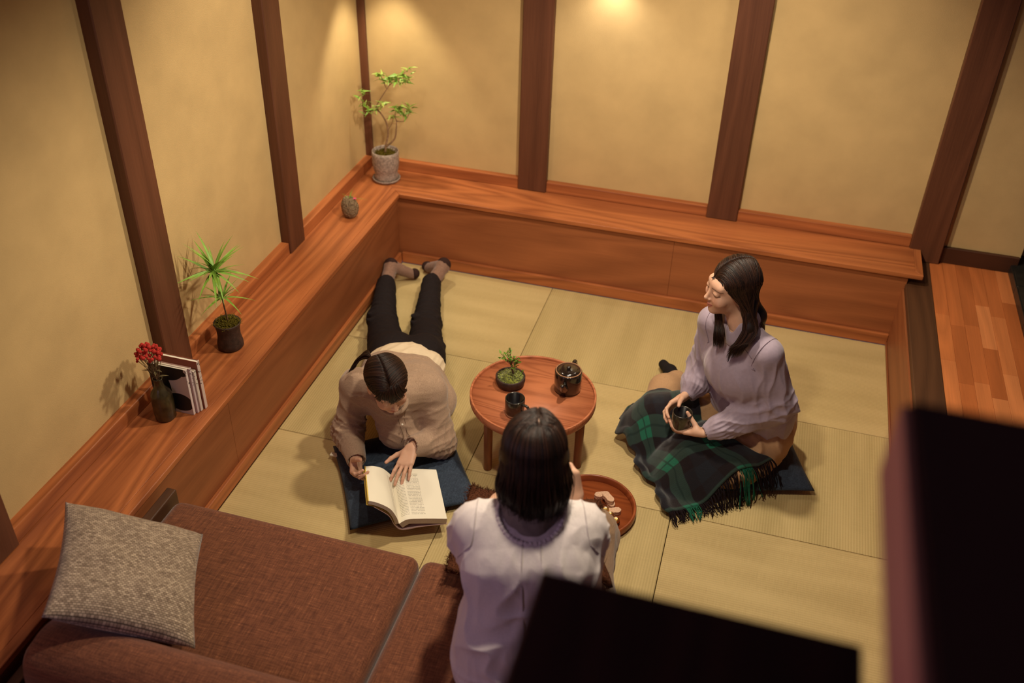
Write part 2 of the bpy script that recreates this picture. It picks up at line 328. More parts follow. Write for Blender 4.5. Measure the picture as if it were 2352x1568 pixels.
# ================================================================== object helpers
def mesh_obj(name, v, f, mat, parent=None, smooth=False, uv=None, col=None, ploc=None):
    me = bpy.data.meshes.new(name); me.from_pydata([tuple(map(float, p)) for p in v] if not isinstance(v, np.ndarray) else v.tolist(), [], f if not isinstance(f, np.ndarray) else f.tolist())
    me.update()
    o = bpy.data.objects.new(name, me); C.objects.link(o)
    if mat: me.materials.append(mat)
    if smooth: me.polygons.foreach_set('use_smooth', np.ones(len(me.polygons), bool))
    if uv is not None:
        ul = me.uv_layers.new(name='UVMap'); li = np.zeros(len(me.loops), np.int32); me.loops.foreach_get('vertex_index', li)
        ul.data.foreach_set('uv', np.asarray(uv, 'f4')[li].ravel())
    if col is not None:
        ca = me.color_attributes.new('Col', 'FLOAT_COLOR', 'POINT')
        cc = np.ones((len(me.vertices), 4), 'f4'); cc[:, :3] = col; ca.data.foreach_set('color', cc.ravel())
    if parent: setp(o, parent)
    return o
def setp(o, parent):
    o.parent = parent
    w = Matrix.Translation(parent.location) if parent.type == 'EMPTY' else Matrix.Identity(4)
    p = parent
    if parent.parent is not None and parent.parent.type == 'EMPTY' and parent.type != 'EMPTY':
        w = Matrix.Identity(4)      # meshes carry world coordinates; their own world matrix is identity
    o.matrix_parent_inverse = w.inverted()
def empty(name, loc):
    o = bpy.data.objects.new(name, None); C.objects.link(o); o.location = loc; o.empty_display_size = .05; return o
def tag(o, label=None, cat=None, group=None, kind=None):
    if label: o['label'] = label
    if cat: o['category'] = cat
    if group: o['group'] = group
    if kind: o['kind'] = kind
    return o
def box_bm(lo, hi, bev=0, seg=1):
    bm = bmesh.new(); bmesh.ops.create_cube(bm, size=1)
    lo, hi = np.array(lo, float), np.array(hi, float)
    for v in bm.verts: v.co = Vector((lo + hi) / 2 + np.array(v.co) * (hi - lo))
    if bev: bmesh.ops.bevel(bm, geom=bm.edges[:], offset=bev, segments=seg, profile=.5, affect='EDGES')
    return bm
def bm_obj(name, bm, mat, parent=None, smooth=False):
    me = bpy.data.meshes.new(name); bmesh.ops.recalc_face_normals(bm, faces=bm.faces[:]); bm.to_mesh(me); bm.free()
    o = bpy.data.objects.new(name, me); C.objects.link(o); me.materials.append(mat)
    if smooth: me.polygons.foreach_set('use_smooth', np.ones(len(me.polygons), bool))
    if parent: setp(o, parent)
    return o
def box(name, lo, hi, mat, parent=None, bev=.003, seg=1, smooth=False): return bm_obj(name, box_bm(lo, hi, bev, seg), mat, parent, smooth)
def struct(o): o['kind'] = 'structure'; return o
def lathe(prof, c, seg=40, axis=None):
    """closed-profile revolve; prof list of (r,z)"""
    c = np.array(c, float); v = []; f = []; n = len(prof)
    for i in range(seg):
        a = 2 * math.pi * i / seg
        for r, z in prof: v.append((c[0] + r * math.cos(a), c[1] + r * math.sin(a), c[2] + z))
    for i in range(seg):
        j = (i + 1) % seg
        for k in range(n - 1): f.append((i * n + k, j * n + k, j * n + k + 1, i * n + k + 1))
    return np.array(v), f
def lathe_obj(name, prof, c, mat, parent=None, seg=40):
    v, f = lathe(prof, c, seg); o = mesh_obj(name, v, f, mat, parent, True)
    bm = bmesh.new(); bm.from_mesh(o.data); bmesh.ops.remove_doubles(bm, verts=bm.verts[:], dist=1e-5); bmesh.ops.recalc_face_normals(bm, faces=bm.faces[:]); bm.to_mesh(o.data); bm.free()
    return o
def frames(P):
    P = np.asarray(P, float); T = np.gradient(P, axis=0); T /= np.linalg.norm(T, axis=1, keepdims=True) + 1e-12
    ref = np.array([0, 0, 1.]) if abs(T[:, 2]).mean() < .8 else np.array([1., 0, 0])
    A = np.cross(T, ref); A /= np.linalg.norm(A, axis=1, keepdims=True) + 1e-12; B = np.cross(T, A); return T, A, B
def tube(P, r, sides=8, flat=1.0):
    P = np.asarray(P, float); n = len(P); r = np.broadcast_to(r, n); T, A, B = frames(P)
    a = np.linspace(0, 2 * np.pi, sides, endpoint=False)
    V = (P[:, None] + (np.cos(a)[None, :, None] * A[:, None] + flat * np.sin(a)[None, :, None] * B[:, None]) * r[:, None, None]).reshape(-1, 3)
    F = [(i * sides + k, i * sides + (k + 1) % sides, (i + 1) * sides + (k + 1) % sides, (i + 1) * sides + k) for i in range(n - 1) for k in range(sides)]
    F += [tuple(range(sides))[::-1], tuple((n - 1) * sides + k for k in range(sides))]
    return V, F
def cat(parts):
    V = []; F = []; o = 0
    for v, f in parts:
        V.append(np.asarray(v)); F += [tuple(i + o for i in q) for q in f]; o += len(v)
    return np.concatenate(V), F
def spline(P, n=24):
    """centripetal cubic through points (no loops where spacing changes)"""
    P = np.asarray(P, float); d = np.linalg.norm(np.diff(P, axis=0), axis=1) ** .5 + 1e-6; T = np.concatenate([[0], np.cumsum(d)]); m = len(P)
    S_ = np.diff(P, axis=0) / d[:, None]; M = np.empty_like(P); M[0] = S_[0]; M[-1] = S_[-1]
    for i in range(1, m - 1): M[i] = (S_[i - 1] * d[i] + S_[i] * d[i - 1]) / (d[i] + d[i - 1])
    t = np.linspace(0, T[-1], n); i = np.clip(np.searchsorted(T, t, 'right') - 1, 0, m - 2); h = d[i]; u = ((t - T[i]) / h)[:, None]; h = h[:, None]
    return (2 * u ** 3 - 3 * u ** 2 + 1) * P[i] + (u ** 3 - 2 * u ** 2 + u) * h * M[i] + (-2 * u ** 3 + 3 * u ** 2) * P[i + 1] + (u ** 3 - u ** 2) * h * M[i + 1]
def nz(p, s, seed=0):
    """cheap smooth noise in [-1,1] from warped sines"""
    r = np.random.RandomState(seed); x = np.zeros(len(p)); q = p * s
    for k in range(6):
        w = r.normal(size=3); w *= (.6 + 1.2 * r.rand()) / np.linalg.norm(w)
        x += np.sin(q @ w * 2.2 + r.rand() * 6.28 + 1.3 * np.sin(q @ np.roll(w, 1) * 1.3 + r.rand() * 6))
    return x / 4
# ================================================================== the room
WX, H, H2, ZC = 2.547, .413, .348, 2.45          # tatami width, bench height, hall floor height, ceiling
YB, XL = .30, -.30                               # plaster planes
fl = struct(box('floor', (-.02, -5.3, -.08), (WX + .02, .02, -.025), FRAME_Y, bev=0))
ys = [0, -.7335, -1.4700, -2.206, -2.94]; xs = [0, .85, 1.6995, WX]
for j in range(4):
    for i in range(3):
        lo = (xs[i] + .0012, ys[j + 1] + .0012, -.025); hi = (xs[i + 1] - .0012, ys[j] - .0012, 0)
        box('tatami_mat', lo, hi, TAT_A if (i + j) % 2 else TAT_B, fl, .0025, 2)
struct(box('wall_back', (XL - .1, YB, 0), (3.075, YB + .1, 2.5), PLASTER, bev=0))
struct(box('wall_left', (XL - .1, -5.3, 0), (XL, YB, 2.5), PLASTER, bev=0))
struct(box('wall_right', (3.075, .40, 0), (4.2, .5, 2.5), PLASTER, bev=0))
struct(box('wall_rear', (-.4, -5.4, 0), (4.2, -5.3, 3.0), PLASTER, bev=0))
ce = struct(box('ceiling', (-.4, -2.45, ZC + .02), (4.2, .5, ZC + .06), CEIL, bev=0))
for i in range(14):
    box('ceiling_board', (-.4 + .33 * i + .003, -2.45, ZC), (-.4 + .33 * (i + 1) - .003, .4, ZC + .02), CEIL, ce, .002)
# timber posts (front faces a little proud of the skirting)
def post(n, lo, hi): return struct(box('trim_%d' % n, lo, hi, POST, bev=.004))
PF = .258
post(1, (.5716, PF, H), (.7242, YB + .02, 2.45)); post(2, (1.5714, PF, H), (1.7257, YB + .02, 2.45))
post(3, (2.567, PF, H2), (2.718, YB + .02, 2.45))
post(4, (XL - .02, -.7363, H), (-.252, -.592, 2.45)); post(5, (XL - .02, -1.768, H), (-.252, -1.612, 2.45))
post(6, (XL - .02, -2.81, H), (-.252, -2.652, 2.45)); post(7, (XL - .02, .278, H), (-.262, YB + .02, 2.45))
# skirting boards between the posts, on the bench
k = 0
bb = struct(empty('baseboard_back', (1.2, .28, H))); bl = struct(empty('baseboard_left', (-.28, -1, H)))
for a, b in ((-.262, .5716), (.7242, 1.5714), (1.7257, 2.567)):
    box('skirting_board', (a, .268, H), (b, YB + .005, H + .058), WOOD_BX, bb, .004, 2)
for a, b in ((-.592, .278), (-1.612, -.7363), (-2.652, -1.768), (-5.2, -2.81)):
    box('skirting_board', (XL - .005, a, H), (-.261, b, H + .058), WOOD_BY, bl, .004, 2)
bh = struct(box('baseboard_hall', (2.718, .282, H2), (3.072, YB + .01, H2 + .085), m_wood('hall_skirting', (.035, .013, .008), (.075, .028, .014), 'x', .5, 7), bev=.003))
# the wall bench along back and left walls
be = empty('wall_bench', (0, 0, 0))
tag(be, 'reddish brown wooden bench ledge running along the back and left walls', 'bench')
NS = .036
def prism(name, pts, z0, z1, mat, parent, bev=.003):
    bm = bmesh.new(); a = [bm.verts.new((x, y, z0)) for x, y in pts]; b = [bm.verts.new((x, y, z1)) for x, y in pts]
    bm.faces.new(a[::-1]); bm.faces.new(b); n = len(pts)
    for i in range(n): bm.faces.new((a[i], a[(i + 1) % n], b[(i + 1) % n], b[i]))
    if bev: bmesh.ops.bevel(bm, geom=bm.edges[:], offset=bev, segments=2, profile=.5, affect='EDGES')
    return bm_obj(name, bm, mat, parent)
prism('seat_board', [(XL, YB), (NS * -1, NS), (2.585, NS), (2.585, YB)], H - .028, H, WOOD_BX, be, .0012)
prism('seat_board', [(XL, YB), (XL, -5.25), (-NS, -5.25), (-NS, NS)], H - .028, H, WOOD_BY, be, .0012)
prism('nosing', [(0, 0), (2.6203, 0), (2.585, NS), (-NS, NS)], H - .024, H, WOOD_BX, be, .003)
prism('nosing', [(0, 0), (-NS, NS), (-NS, -5.25), (0, -5.25)], H - .024, H, WOOD_BY, be, .003)
prism('nosing', [(2.6203, 0), (2.6203, .262), (2.585, .262), (2.585, NS)], H - .024, H, WOOD_BY, be, .003)
for a, b in ((-.02, 1.449), (1.450, 2.56)): box('front_panel', (a, .018, 0), (b, .04, H - .024), PANEL_X, be, .0006)
for a, b in ((-1.77, .018), (-5.2, -1.771)): box('front_panel', (-.04, a, 0), (-.018, b, H - .024), PANEL_Y, be, .0006)
box('kick_board', (0, 0, 0), (WX, .018, .062), WOOD_BX, be, .004, 2)
box('kick_board', (-.018, -5.2, 0), (0, .0, .062), WOOD_BY, be, .004, 2)
# right side: riser panel, dark sill frame, raised hall floor
hf = struct(empty('floor_hall', (2.85, -2, H2)))
box('riser_panel', (WX, -5.2, 0), (WX + .02, .02, H2 - .03), PANEL_Y, hf, .001)
box('kick_board', (WX - .006, -5.2, 0), (WX, 0, .02), PANEL_Y, hf, .002)
box('sill_frame', (WX + .008, -5.2, H2 - .05), (2.676, .29, H2), FRAME_Y, hf, .004, 2)
bw = .0610; r2 = np.random.RandomState(3)
for i in range(6):
    y = .29 - r2.rand() * .35 * (i % 3); a = .29
    y = .29 - (.28 + .3 * r2.rand())
    while a > -2.6:
        b = max(y, -2.6); box('floor_board', (2.676 + i * bw + .0004, b + .0004, H2 - .02), (2.676 + (i + 1) * bw - .0004, a - .0004, H2), HALL[r2.randint(5)], hf, .0006)
        a = b; y = b - (.34 + .25 * r2.rand())
box('sub_floor', (2.676, -5.2, H2 - .04), (3.045, .29, H2 - .021), GROUT, hf, 0)
tc = struct(empty('floor_tiled', (3.3, -1, H2))); box('curb', (3.046, -2.6, 0), (4.2, .40, H2 + .040), GROUT, tc, 0)
for i in range(2):
    for j in range(8):
        a = .395 - j * .31
        box('floor_tile', (3.046 + i * .31 + .002, a - .306, H2 + .040), (3.046 + (i + 1) * .31 - .004, a, H2 + .047), TILE, tc, .001)
for j in range(8):
    a = .395 - j * .31; box('curb_tile', (3.041, a - .306, H2 + .001), (3.046, a, H2 + .044), TILE, tc, .0008)
# foreground timbers just below the camera
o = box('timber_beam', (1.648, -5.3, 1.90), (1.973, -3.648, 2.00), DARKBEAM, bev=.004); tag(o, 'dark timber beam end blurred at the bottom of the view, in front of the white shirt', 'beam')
o = box('timber_beam', (1.959, -5.3, 2.163), (2.75, -3.580, 2.25), DARKBEAM, bev=.004); box('painted_lit_face', (1.951, -5.3, 2.165), (1.959, -3.585, 2.246), LIT_SIDE, o, .001); tag(o, 'broad dark timber slab blurred at the right edge, over the hall boards', 'beam')  # thin added strip paints the lit left face of the dark slab

# ================================================================== soft boxes and cushions
def softbox(name, lo, hi, r, mat, parent, crown=.012, n=28):
    """upholstery block: rounded box with a slightly domed top"""
    lo, hi = np.array(lo, float), np.array(hi, float); bm = box_bm(lo, hi, r, 5)
    bmesh.ops.subdivide_edges(bm, edges=[e for e in bm.edges if e.calc_length() > .08], cuts=10, use_grid_fill=True)
    c = (lo + hi) / 2; s = (hi - lo) / 2
    for v in bm.verts:
        if v.co.z > c[2]:
            u = (v.co.x - c[0]) / s[0]; w = (v.co.y - c[1]) / s[1]; v.co.z += crown * (1 - u ** 4) * (1 - w ** 4)
    return bm_obj(name, bm, mat, parent, True)
def cushion(name, corners, th, mat, parent=None, n=44, pinch=.03, normal=None, sag=None, uvs=1.0, power=3.2, seed=1, wob=.004):
    """knife-edge pillow on four corner points (in order)"""
    c = [np.array(p, float) for p in corners]; u = np.linspace(-1, 1, n); U, Vv = np.meshgrid(u, u, indexing='ij')
    a = ((1 - U) * (1 - Vv) / 4)[..., None]; b = ((1 + U) * (1 - Vv) / 4)[..., None]; d = ((1 + U) * (1 + Vv) / 4)[..., None]; e = ((1 - U) * (1 + Vv) / 4)[..., None]
    pi = pinch
    Pm = a * c[0] + b * c[1] + d * c[2] + e * c[3]
    cen = sum(c) / 4
    pin = (np.abs(U) ** 4 * (1 - Vv ** 2) + np.abs(Vv) ** 4 * (1 - U ** 2)) * pi
    Pm = Pm + (cen - Pm) * pin[..., None]
    N = np.cross(c[1] - c[0], c[3] - c[0]); N /= np.linalg.norm(N)
    if N[2] < 0: N = -N
    hgt = th / 2 * np.sqrt(np.clip(1 - np.abs(U) ** power, 0, 1)) * np.sqrt(np.clip(1 - np.abs(Vv) ** power, 0, 1))
    flat = Pm.reshape(-1, 3); w = (nz(flat, 14, seed) * wob).reshape(n, n) * np.minimum(1, hgt / (th * .3 + 1e-9))
    top = Pm + N * (hgt + w)[..., None]; bot = Pm - N * hgt[..., None]
    if sag is not None: top = sag(top)
    V = np.concatenate([top.reshape(-1, 3), bot.reshape(-1, 3)]); F = []
    idx = np.arange(n * n).reshape(n, n)
    for i in range(n - 1):
        for j in range(n - 1):
            q = (idx[i, j], idx[i + 1, j], idx[i + 1, j + 1], idx[i, j + 1]); F.append(q); F.append(tuple(x + n * n for x in q[::-1]))
    uv = np.stack([(U + 1) / 2 * uvs, (Vv + 1) / 2 * uvs], -1).reshape(-1, 2); uv = np.concatenate([uv, uv])
    o = mesh_obj(name, V, F, mat, parent, True, uv=uv)
    bm = bmesh.new(); bm.from_mesh(o.data); bmesh.ops.remove_doubles(bm, verts=bm.verts[:], dist=2e-4); bmesh.ops.recalc_face_normals(bm, faces=bm.faces[:]); bm.to_mesh(o.data); bm.free()
    return o
# ------------------------------------------------------------------ sofa
so = empty('sofa', (.95, -2.7, 0)); tag(so, 'brown woven fabric sofa with two seat cushions and wooden side rail', 'sofa')
softbox('seat_cushion', (.055, -2.86, .215), (.957, -2.262, .352), .04, SOFA, so, .010)
softbox('seat_cushion', (.963, -2.86, .215), (1.862, -2.262, .352), .04, SOFA, so, .010)
box('side_rail', (.012, -3.25, .10), (.048, -2.245, .366), FRAME_Y, so, .004, 2)
box('side_rail', (1.87, -3.25, .10), (1.906, -2.245, .366), FRAME_Y, so, .004, 2)
box('base_frame', (.05, -3.2, .10), (1.87, -2.29, .213), m_wood('sofa_base_wood', (.06, .025, .012), (.11, .045, .02), 'x', .5, 7), so, .004)
for x in (.09, 1.83):
    for y in (-2.33, -3.15): lathe_obj('leg', [(0, 0), (.018, 0), (.024, .10), (0, .10)], (x, y, 0), FRAME_Y, so, 16)
def backrest(x0, x1):
    prof = [(-2.865, .355), (-2.885, .44), (-2.915, .50), (-2.965, .525), (-3.03, .52), (-3.075, .48), (-3.09, .40), (-3.09, .355)]
    pr = spline([(0, *p) for p in prof], 26)[:, 1:]; m = 18; V = []; F = []; c = pr.mean(0)
    for i in range(m):
        t = i / (m - 1); x = x0 + (x1 - x0) * t; e = min(t, 1 - t) * (x1 - x0); k = 1 - .5 * max(0, 1 - e / .05) ** 2
        for y, z in pr: V.append((x, c[0] + (y - c[0]) * k, .356 + (z - .356) * (.55 + .45 * min(1, e / .045) ** .5)))
    n = len(pr)
    for i in range(m - 1):
        for j in range(n - 1): F.append((i * n + j, i * n + j + 1, (i + 1) * n + j + 1, (i + 1) * n + j))
    F += [tuple(range(n))[::-1], tuple((m - 1) * n + j for j in range(n))]
    F += [(i * n, (i + 1) * n, (i + 1) * n + n - 1, i * n + n - 1) for i in range(m - 1)]
    return mesh_obj('back_cushion', np.array(V), F, SOFA, so, True)
backrest(.055, .957); backrest(.963, 1.862)
# ------------------------------------------------------------------ cushions
pc = [(-.067, -2.605, .61), (.276, -2.444, .415), (.498, -2.861, .44), (.168, -3.017, .64)]
P_ = [np.array(x) for x in pc]
o = cushion('throw_pillow', pc, .145, PILLOW, None, 48, .07, power=2.6, wob=.003); tag(o, 'basket weave grey beige throw pillow leaning in the sofa corner', 'pillow')
fc = cushion('floor_cushion', [(.285, -1.535, .03), (.690, -1.245, .03), (.965, -1.660, .03), (.545, -1.955, .03)], .058, NAVY, None, 44, .035)
tag(fc, 'navy linen floor cushion under the open book', 'cushion')
box('care_tag', (.296, -1.592, .027), (.330, -1.572, .033), LABELW, fc, .001)
o = cushion('floor_cushion', [(2.236, -1.205, .032), (2.074, -.742, .032), (1.590, -.905, .032), (1.752, -1.368, .032)], .06, NAVY, None, 44, .035); tag(o, 'navy linen floor cushion under the woman in the lilac blouse', 'cushion')
# ------------------------------------------------------------------ round table
TZ = .30; TC = (1.0725, -1.280); TR = .257
tb = empty('round_table', (TC[0], TC[1], 0)); tag(tb, 'low round reddish wooden table with raised rim and peg legs', 'table')
lathe_obj('tabletop', [(0, TZ - .022), (TR - .0086, TZ - .022), (TR - .0086, TZ), (0, TZ)], (*TC, 0), TABLEW, tb, 72)
lathe_obj('rim', [(TR - .0085, TZ - .024), (TR - .002, TZ - .024), (TR, TZ - .020), (TR, TZ + .009), (TR - .0015, TZ + .011), (TR - .007, TZ + .011), (TR - .0085, TZ + .009), (TR - .0085, TZ - .024)], (*TC, 0), TABLEW, tb, 72)
lathe_obj('apron', [(.175, TZ - .06), (.205, TZ - .06), (.205, TZ - .023), (.175, TZ - .023), (.175, TZ - .06)], (*TC, 0), LEGW, tb, 48)
for a in (-131, -10, 110):
    x, y = TC[0] + .213 * math.cos(math.radians(a)), TC[1] + .213 * math.sin(math.radians(a))
    lathe_obj('leg', [(0, 0), (.014, 0), (.017, .004), (.0185, TZ - .028), (.016, TZ - .024), (0, TZ - .0235)], (x, y, 0), LEGW, tb, 20)
# ------------------------------------------------------------------ table ware
def ring(c, r, z0, z1, t, mat, name, parent): return lathe_obj(name, [(r - t, z0), (r, z0), (r, z1), (r - t, z1), (r - t, z0)], c, mat, parent)
c = (1.196, -1.200, TZ + .0005); tp = empty('teapot', c); tag(tp, 'glossy dark brown cylindrical teapot with a flat lid', 'teapot')
lathe_obj('body', [(0, 0), (.050, 0), (.055, .006), (.056, .05), (.0555, .092), (.053, .097), (.050, .097), (.0495, .088), (0, .088)], c, GLAZE, tp, 48)
ring(c, .0525, .0955, .0985, .004, CLAYRIM, 'rim', tp)
ld = lathe_obj('lid', [(0, .090), (.047, .090), (.0475, .0975), (.030, .101), (0, .1025)], c, GLAZE, tp, 40)
lathe_obj('knob', [(0, .100), (.007, .102), (.0065, .106), (.010, .110), (.009, .115), (0, .1165)], c, GLAZE, ld, 20)
sd = np.array([-.05, -.998, 0]); sp = [np.array(c) + sd * r + np.array([0, 0, z]) for r, z in ((.045, .035), (.062, .045), (.078, .062), (.088, .080))]
V, F = tube(spline(sp, 14), np.linspace(.021, .0085, 14), 16); mesh_obj('spout', V, F, GLAZE, tp, True)
hd = np.array([.12, .99, 0]); hp = [np.array(c) + hd * r + np.array([0, 0, z]) for r, z in ((.050, .085), (.075, .090), (.088, .072), (.080, .045), (.052, .030))]
V, F = tube(spline(hp, 20), .0085, 10); mesh_obj('handle', V, F, GLAZE, tp, True)
def mug(name, c, r, h, label, handle=None, hmat=None):
    e = empty(name, c); tag(e, label, 'mug')
    lathe_obj('body', [(0, .006), (r * .94, .006), (r * .97, .02), (r, h * .6), (r * .99, h - .002), (r * .96, h), (r * .90, h - .002), (r * .90, .014), (0, .012)], c, hmat or METALGLAZE, e, 44)
    lathe_obj('inside', [(0, .016), (r * .885, .016), (r * .892, h - .004), (r * .88, h - .004), (r * .87, .020), (0, .020)], c, INSIDE, e, 40)
    lathe_obj('foot', [(0, 0), (r * .92, 0), (r * .955, .004), (r * .955, .012), (0, .012)], c, CLAYRIM, e, 40)
    if handle is not None:
        d = np.array([*handle, 0.]); pts = [np.array(c) + d * a + np.array([0, 0, b]) for a, b in ((r * .96, h * .78), (r * 1.5, h * .80), (r * 1.72, h * .58), (r * 1.5, h * .36), (r * .96, h * .32))]
        V, F = tube(spline(pts, 20), .0058, 10); mesh_obj('handle', V, F, hmat or METALGLAZE, e, True)
    return e
mug('mug', (1.0337, -1.418, TZ + .0005), .0395, .080, 'dark metallic glazed mug with a handle standing on the round table', (.93, -.36))
CUP = (1.672, -1.240, .245)
mug('mug', CUP, .0395, .085, 'dark metallic glazed cup held in both hands above the tartan blanket')
# moss bowl with a tiny tree
c = (.9647, -1.240, TZ + .0005); bo = empty('moss_bowl', c); tag(bo, 'small bonsai in a round brown clay bowl of green moss', 'potted plant')
lathe_obj('bowl', [(0, 0), (.048, 0), (.056, .008), (.061, .025), (.061, .042), (.057, .046), (.054, .043), (.053, .034), (0, .034)], c, DARKPOT, bo, 44)
def dome(name, c, r, h, mat, parent, seed, amp=.003, n=34):
    g = [(i, j) for i in range(n) for j in range(n)]; V = []; F = []
    rr = np.linspace(0, 1, 12); m = 40
    V.append((c[0], c[1], c[2] + h))
    for q in rr[1:]:
        for k in range(m):
            a = 2 * math.pi * k / m; V.append((c[0] + r * q * math.cos(a), c[1] + r * q * math.sin(a), c[2] + h * (1 - q ** 2.2)))
    V = np.array(V); V[:, 2] += nz(V, 60, seed) * amp + nz(V, 150, seed + 1) * amp * .6
    F = [(0, 1 + k, 1 + (k + 1) % m) for k in range(m)]
    for i in range(len(rr) - 2):
        for k in range(m): F.append((1 + i * m + k, 1 + (i + 1) * m + k, 1 + (i + 1) * m + (k + 1) % m, 1 + i * m + (k + 1) % m))
    o = mesh_obj(name, V, F, mat, parent, True); return o
def tufts(name, c, r, h, mat, parent, n, L, seed):
    """fine moss sprigs, too small to count"""
    rs = np.random.RandomState(seed); parts = []
    for i in range(n):
        q = math.sqrt(rs.rand()); a = rs.rand() * 6.283; p = np.array([c[0] + r * q * math.cos(a), c[1] + r * q * math.sin(a), c[2] + h * (1 - q ** 2.2) - .001])
        d = np.array([math.cos(a) * q * .9, math.sin(a) * q * .9, 1.0]) + rs.normal(size=3) * .45; d /= np.linalg.norm(d); l = L * (.5 + rs.rand())
        parts.append(tube([p, p + d * l * .55, p + d * l + rs.normal(size=3) * l * .25], [.0013, .0013, .0004], 4))
    V, F = cat(parts); o = mesh_obj(name, V, F, mat, parent, True); o['kind'] = 'stuff'; return o
dome('moss', (c[0], c[1], c[2] + .036), .0545, .020, MOSS, bo, 5, .0025); tufts('moss_sprigs', (c[0], c[1], c[2] + .036), .053, .020, MOSS, bo, 420, .005, 6)
def leaf_mesh(name, L, Wd, bend=.2, fold=.25, n=5, tipw=.05, shape=.45):
    t = np.linspace(0, 1, n + 1); V = []; F = []
    for q in t:
        w = Wd * max(tipw * .4, (math.sin(math.pi * min(1, q ** shape * .97 + .03)) if q < 1 else 0)); z = -bend * L * q * q
        V += [(-w, L * q, z + w * fold), (0, L * q, z), (w, L * q, z + w * fold)]
    for i in range(n): a = i * 3; F += [(a, a + 1, a + 4, a + 3), (a + 1, a + 2, a + 5, a + 4)]
    me = bpy.data.meshes.new(name); me.from_pydata(V, [], F); me.polygons.foreach_set('use_smooth', np.ones(len(F), bool)); me.update(); return me
def put_leaf(me, p, d, parent, roll=0, s=1.0, name='leaf', up=(0, 0, 1)):
    d = Vector(d).normalized(); x = d.cross(Vector(up));
    if x.length < 1e-3: x = Vector((1, 0, 0))
    x.normalize(); z = x.cross(d); M = Matrix((x, d, z)).transposed().to_4x4() @ Matrix.Rotation(roll, 4, 'Y') @ Matrix.Scale(s, 4); M.translation = Vector(p)
    o = bpy.data.objects.new(name, me); C.objects.link(o); setp(o, parent); o.matrix_basis = M; return o
def with_mat(me, m): me.materials.append(m); return me
LB = with_mat(leaf_mesh('bonsai_leaf', .013, .0036, .15), LEAF)
tr = [(c[0] + .012, c[1] + .004, c[2] + .050), (c[0] + .005, c[1] + .004, c[2] + .074), (c[0] + .0, c[1] + .006, c[2] + .096), (c[0] - .003, c[1] + .004, c[2] + .112)]
V, F = tube(spline(tr, 10), np.linspace(.0052, .0028, 10), 8); parts = [(V, F)]; rs = np.random.RandomState(11); tips = []
for i in range(20):
    b = spline(tr, 10)[rs.randint(5, 10)]; d = rs.normal(size=3) * (1, 1, .5) + (-.1, .1, .8); d /= np.linalg.norm(d); L = .026 + .032 * rs.rand(); e = b + d * L + (0, 0, .004); parts.append(tube(spline([b, b + d * L * .5 + rs.normal(size=3) * .003, e], 6), np.linspace(.0016, .0006, 6), 5)); tips += [(b + (e - b) * q, d) for q in (.5, .7, .85, 1)]
b = np.array((c[0] + .035, c[1] - .005, c[2] + .048)); e = b + (.020, 0, .040); parts.append(tube(spline([b, (b + e) / 2 + (.006, 0, 0), e], 8), .0009, 5)); tips += [((b + (e - b) * q), np.array([.5, -.2, .6])) for q in (.5, .75, 1)]
V, F = cat(parts); mesh_obj('trunk', V, F, BARKD, bo, True)
for p, d in tips:
    for q in range(2 if rs.rand() < .5 else 1): put_leaf(LB, p, d + rs.normal(size=3) * .6, bo, rs.rand() * 3, .7 + .8 * rs.rand())
# ------------------------------------------------------------------ tray, biscuits, sweets
TY = (1.3975, -1.550); ty = empty('serving_tray', (*TY, 0)); tag(ty, 'round reddish wooden tray with biscuits and sweets on the tatami', 'tray')
lathe_obj('base', [(0, .003), (.150, .003), (.158, .006), (.158, .012), (0, .012)], (*TY, 0), TRAYW, ty, 64)
lathe_obj('rim', [(.157, .0), (.166, .002), (.171, .012), (.171, .036), (.168, .040), (.163, .040), (.160, .036), (.157, .014), (.157, .0)], (*TY, 0), TRAYW, ty, 64)
def peanut(c, ang, z0, label):
    e = empty('biscuit', (c[0], c[1], z0)); tag(e, label, 'biscuit', 'peanut shaped sandwich biscuits on the tray')
    n = 40; a = np.linspace(0, 2 * np.pi, n, endpoint=False); L, Wd = .031, .0175
    r = Wd * (1 + .10 * np.cos(2 * a) ** 1); x = np.cos(a) * L; y = np.sin(a) * Wd * (1 - .30 * np.exp(-(np.cos(a) / .33) ** 2))
    co, si = math.cos(ang), math.sin(ang)
    for nm, za, zb, k, m in (('wafer', 0, .0075, 1, BISCUIT), ('filling', .0075, .0105, .95, FILLING), ('wafer', .0105, .018, 1, BISCUIT)):
        bm = bmesh.new(); pts = [(c[0] + (X * co - Y * si) * k, c[1] + (X * si + Y * co) * k) for X, Y in zip(x, y)]
        A = [bm.verts.new((*p, z0 + za)) for p in pts]; B = [bm.verts.new((*p, z0 + zb)) for p in pts]; bm.faces.new(A[::-1]); top = bm.faces.new(B)
        for i in range(n): bm.faces.new((A[i], A[(i + 1) % n], B[(i + 1) % n], B[i]))
        if nm == 'wafer': bmesh.ops.bevel(bm, geom=[ed for ed in bm.edges if abs(ed.verts[0].co.z - ed.verts[1].co.z) < 1e-6], offset=.002, segments=2, profile=.5, affect='EDGES')
        bm_obj(nm, bm, m, e)
peanut((1.420, -1.476), .45, .0125, 'peanut shaped sandwich biscuit lying flat, nearest the far rim of the tray')
peanut((1.458, -1.505), -1.0, .0125, 'peanut shaped sandwich biscuit at the bottom of the stacked pair')
peanut((1.449, -1.502), -.75, .031, 'peanut shaped sandwich biscuit on top of the stacked pair')
peanut((1.481, -1.551), .45, .0125, 'peanut shaped sandwich biscuit lying flat beside the gold sweets')
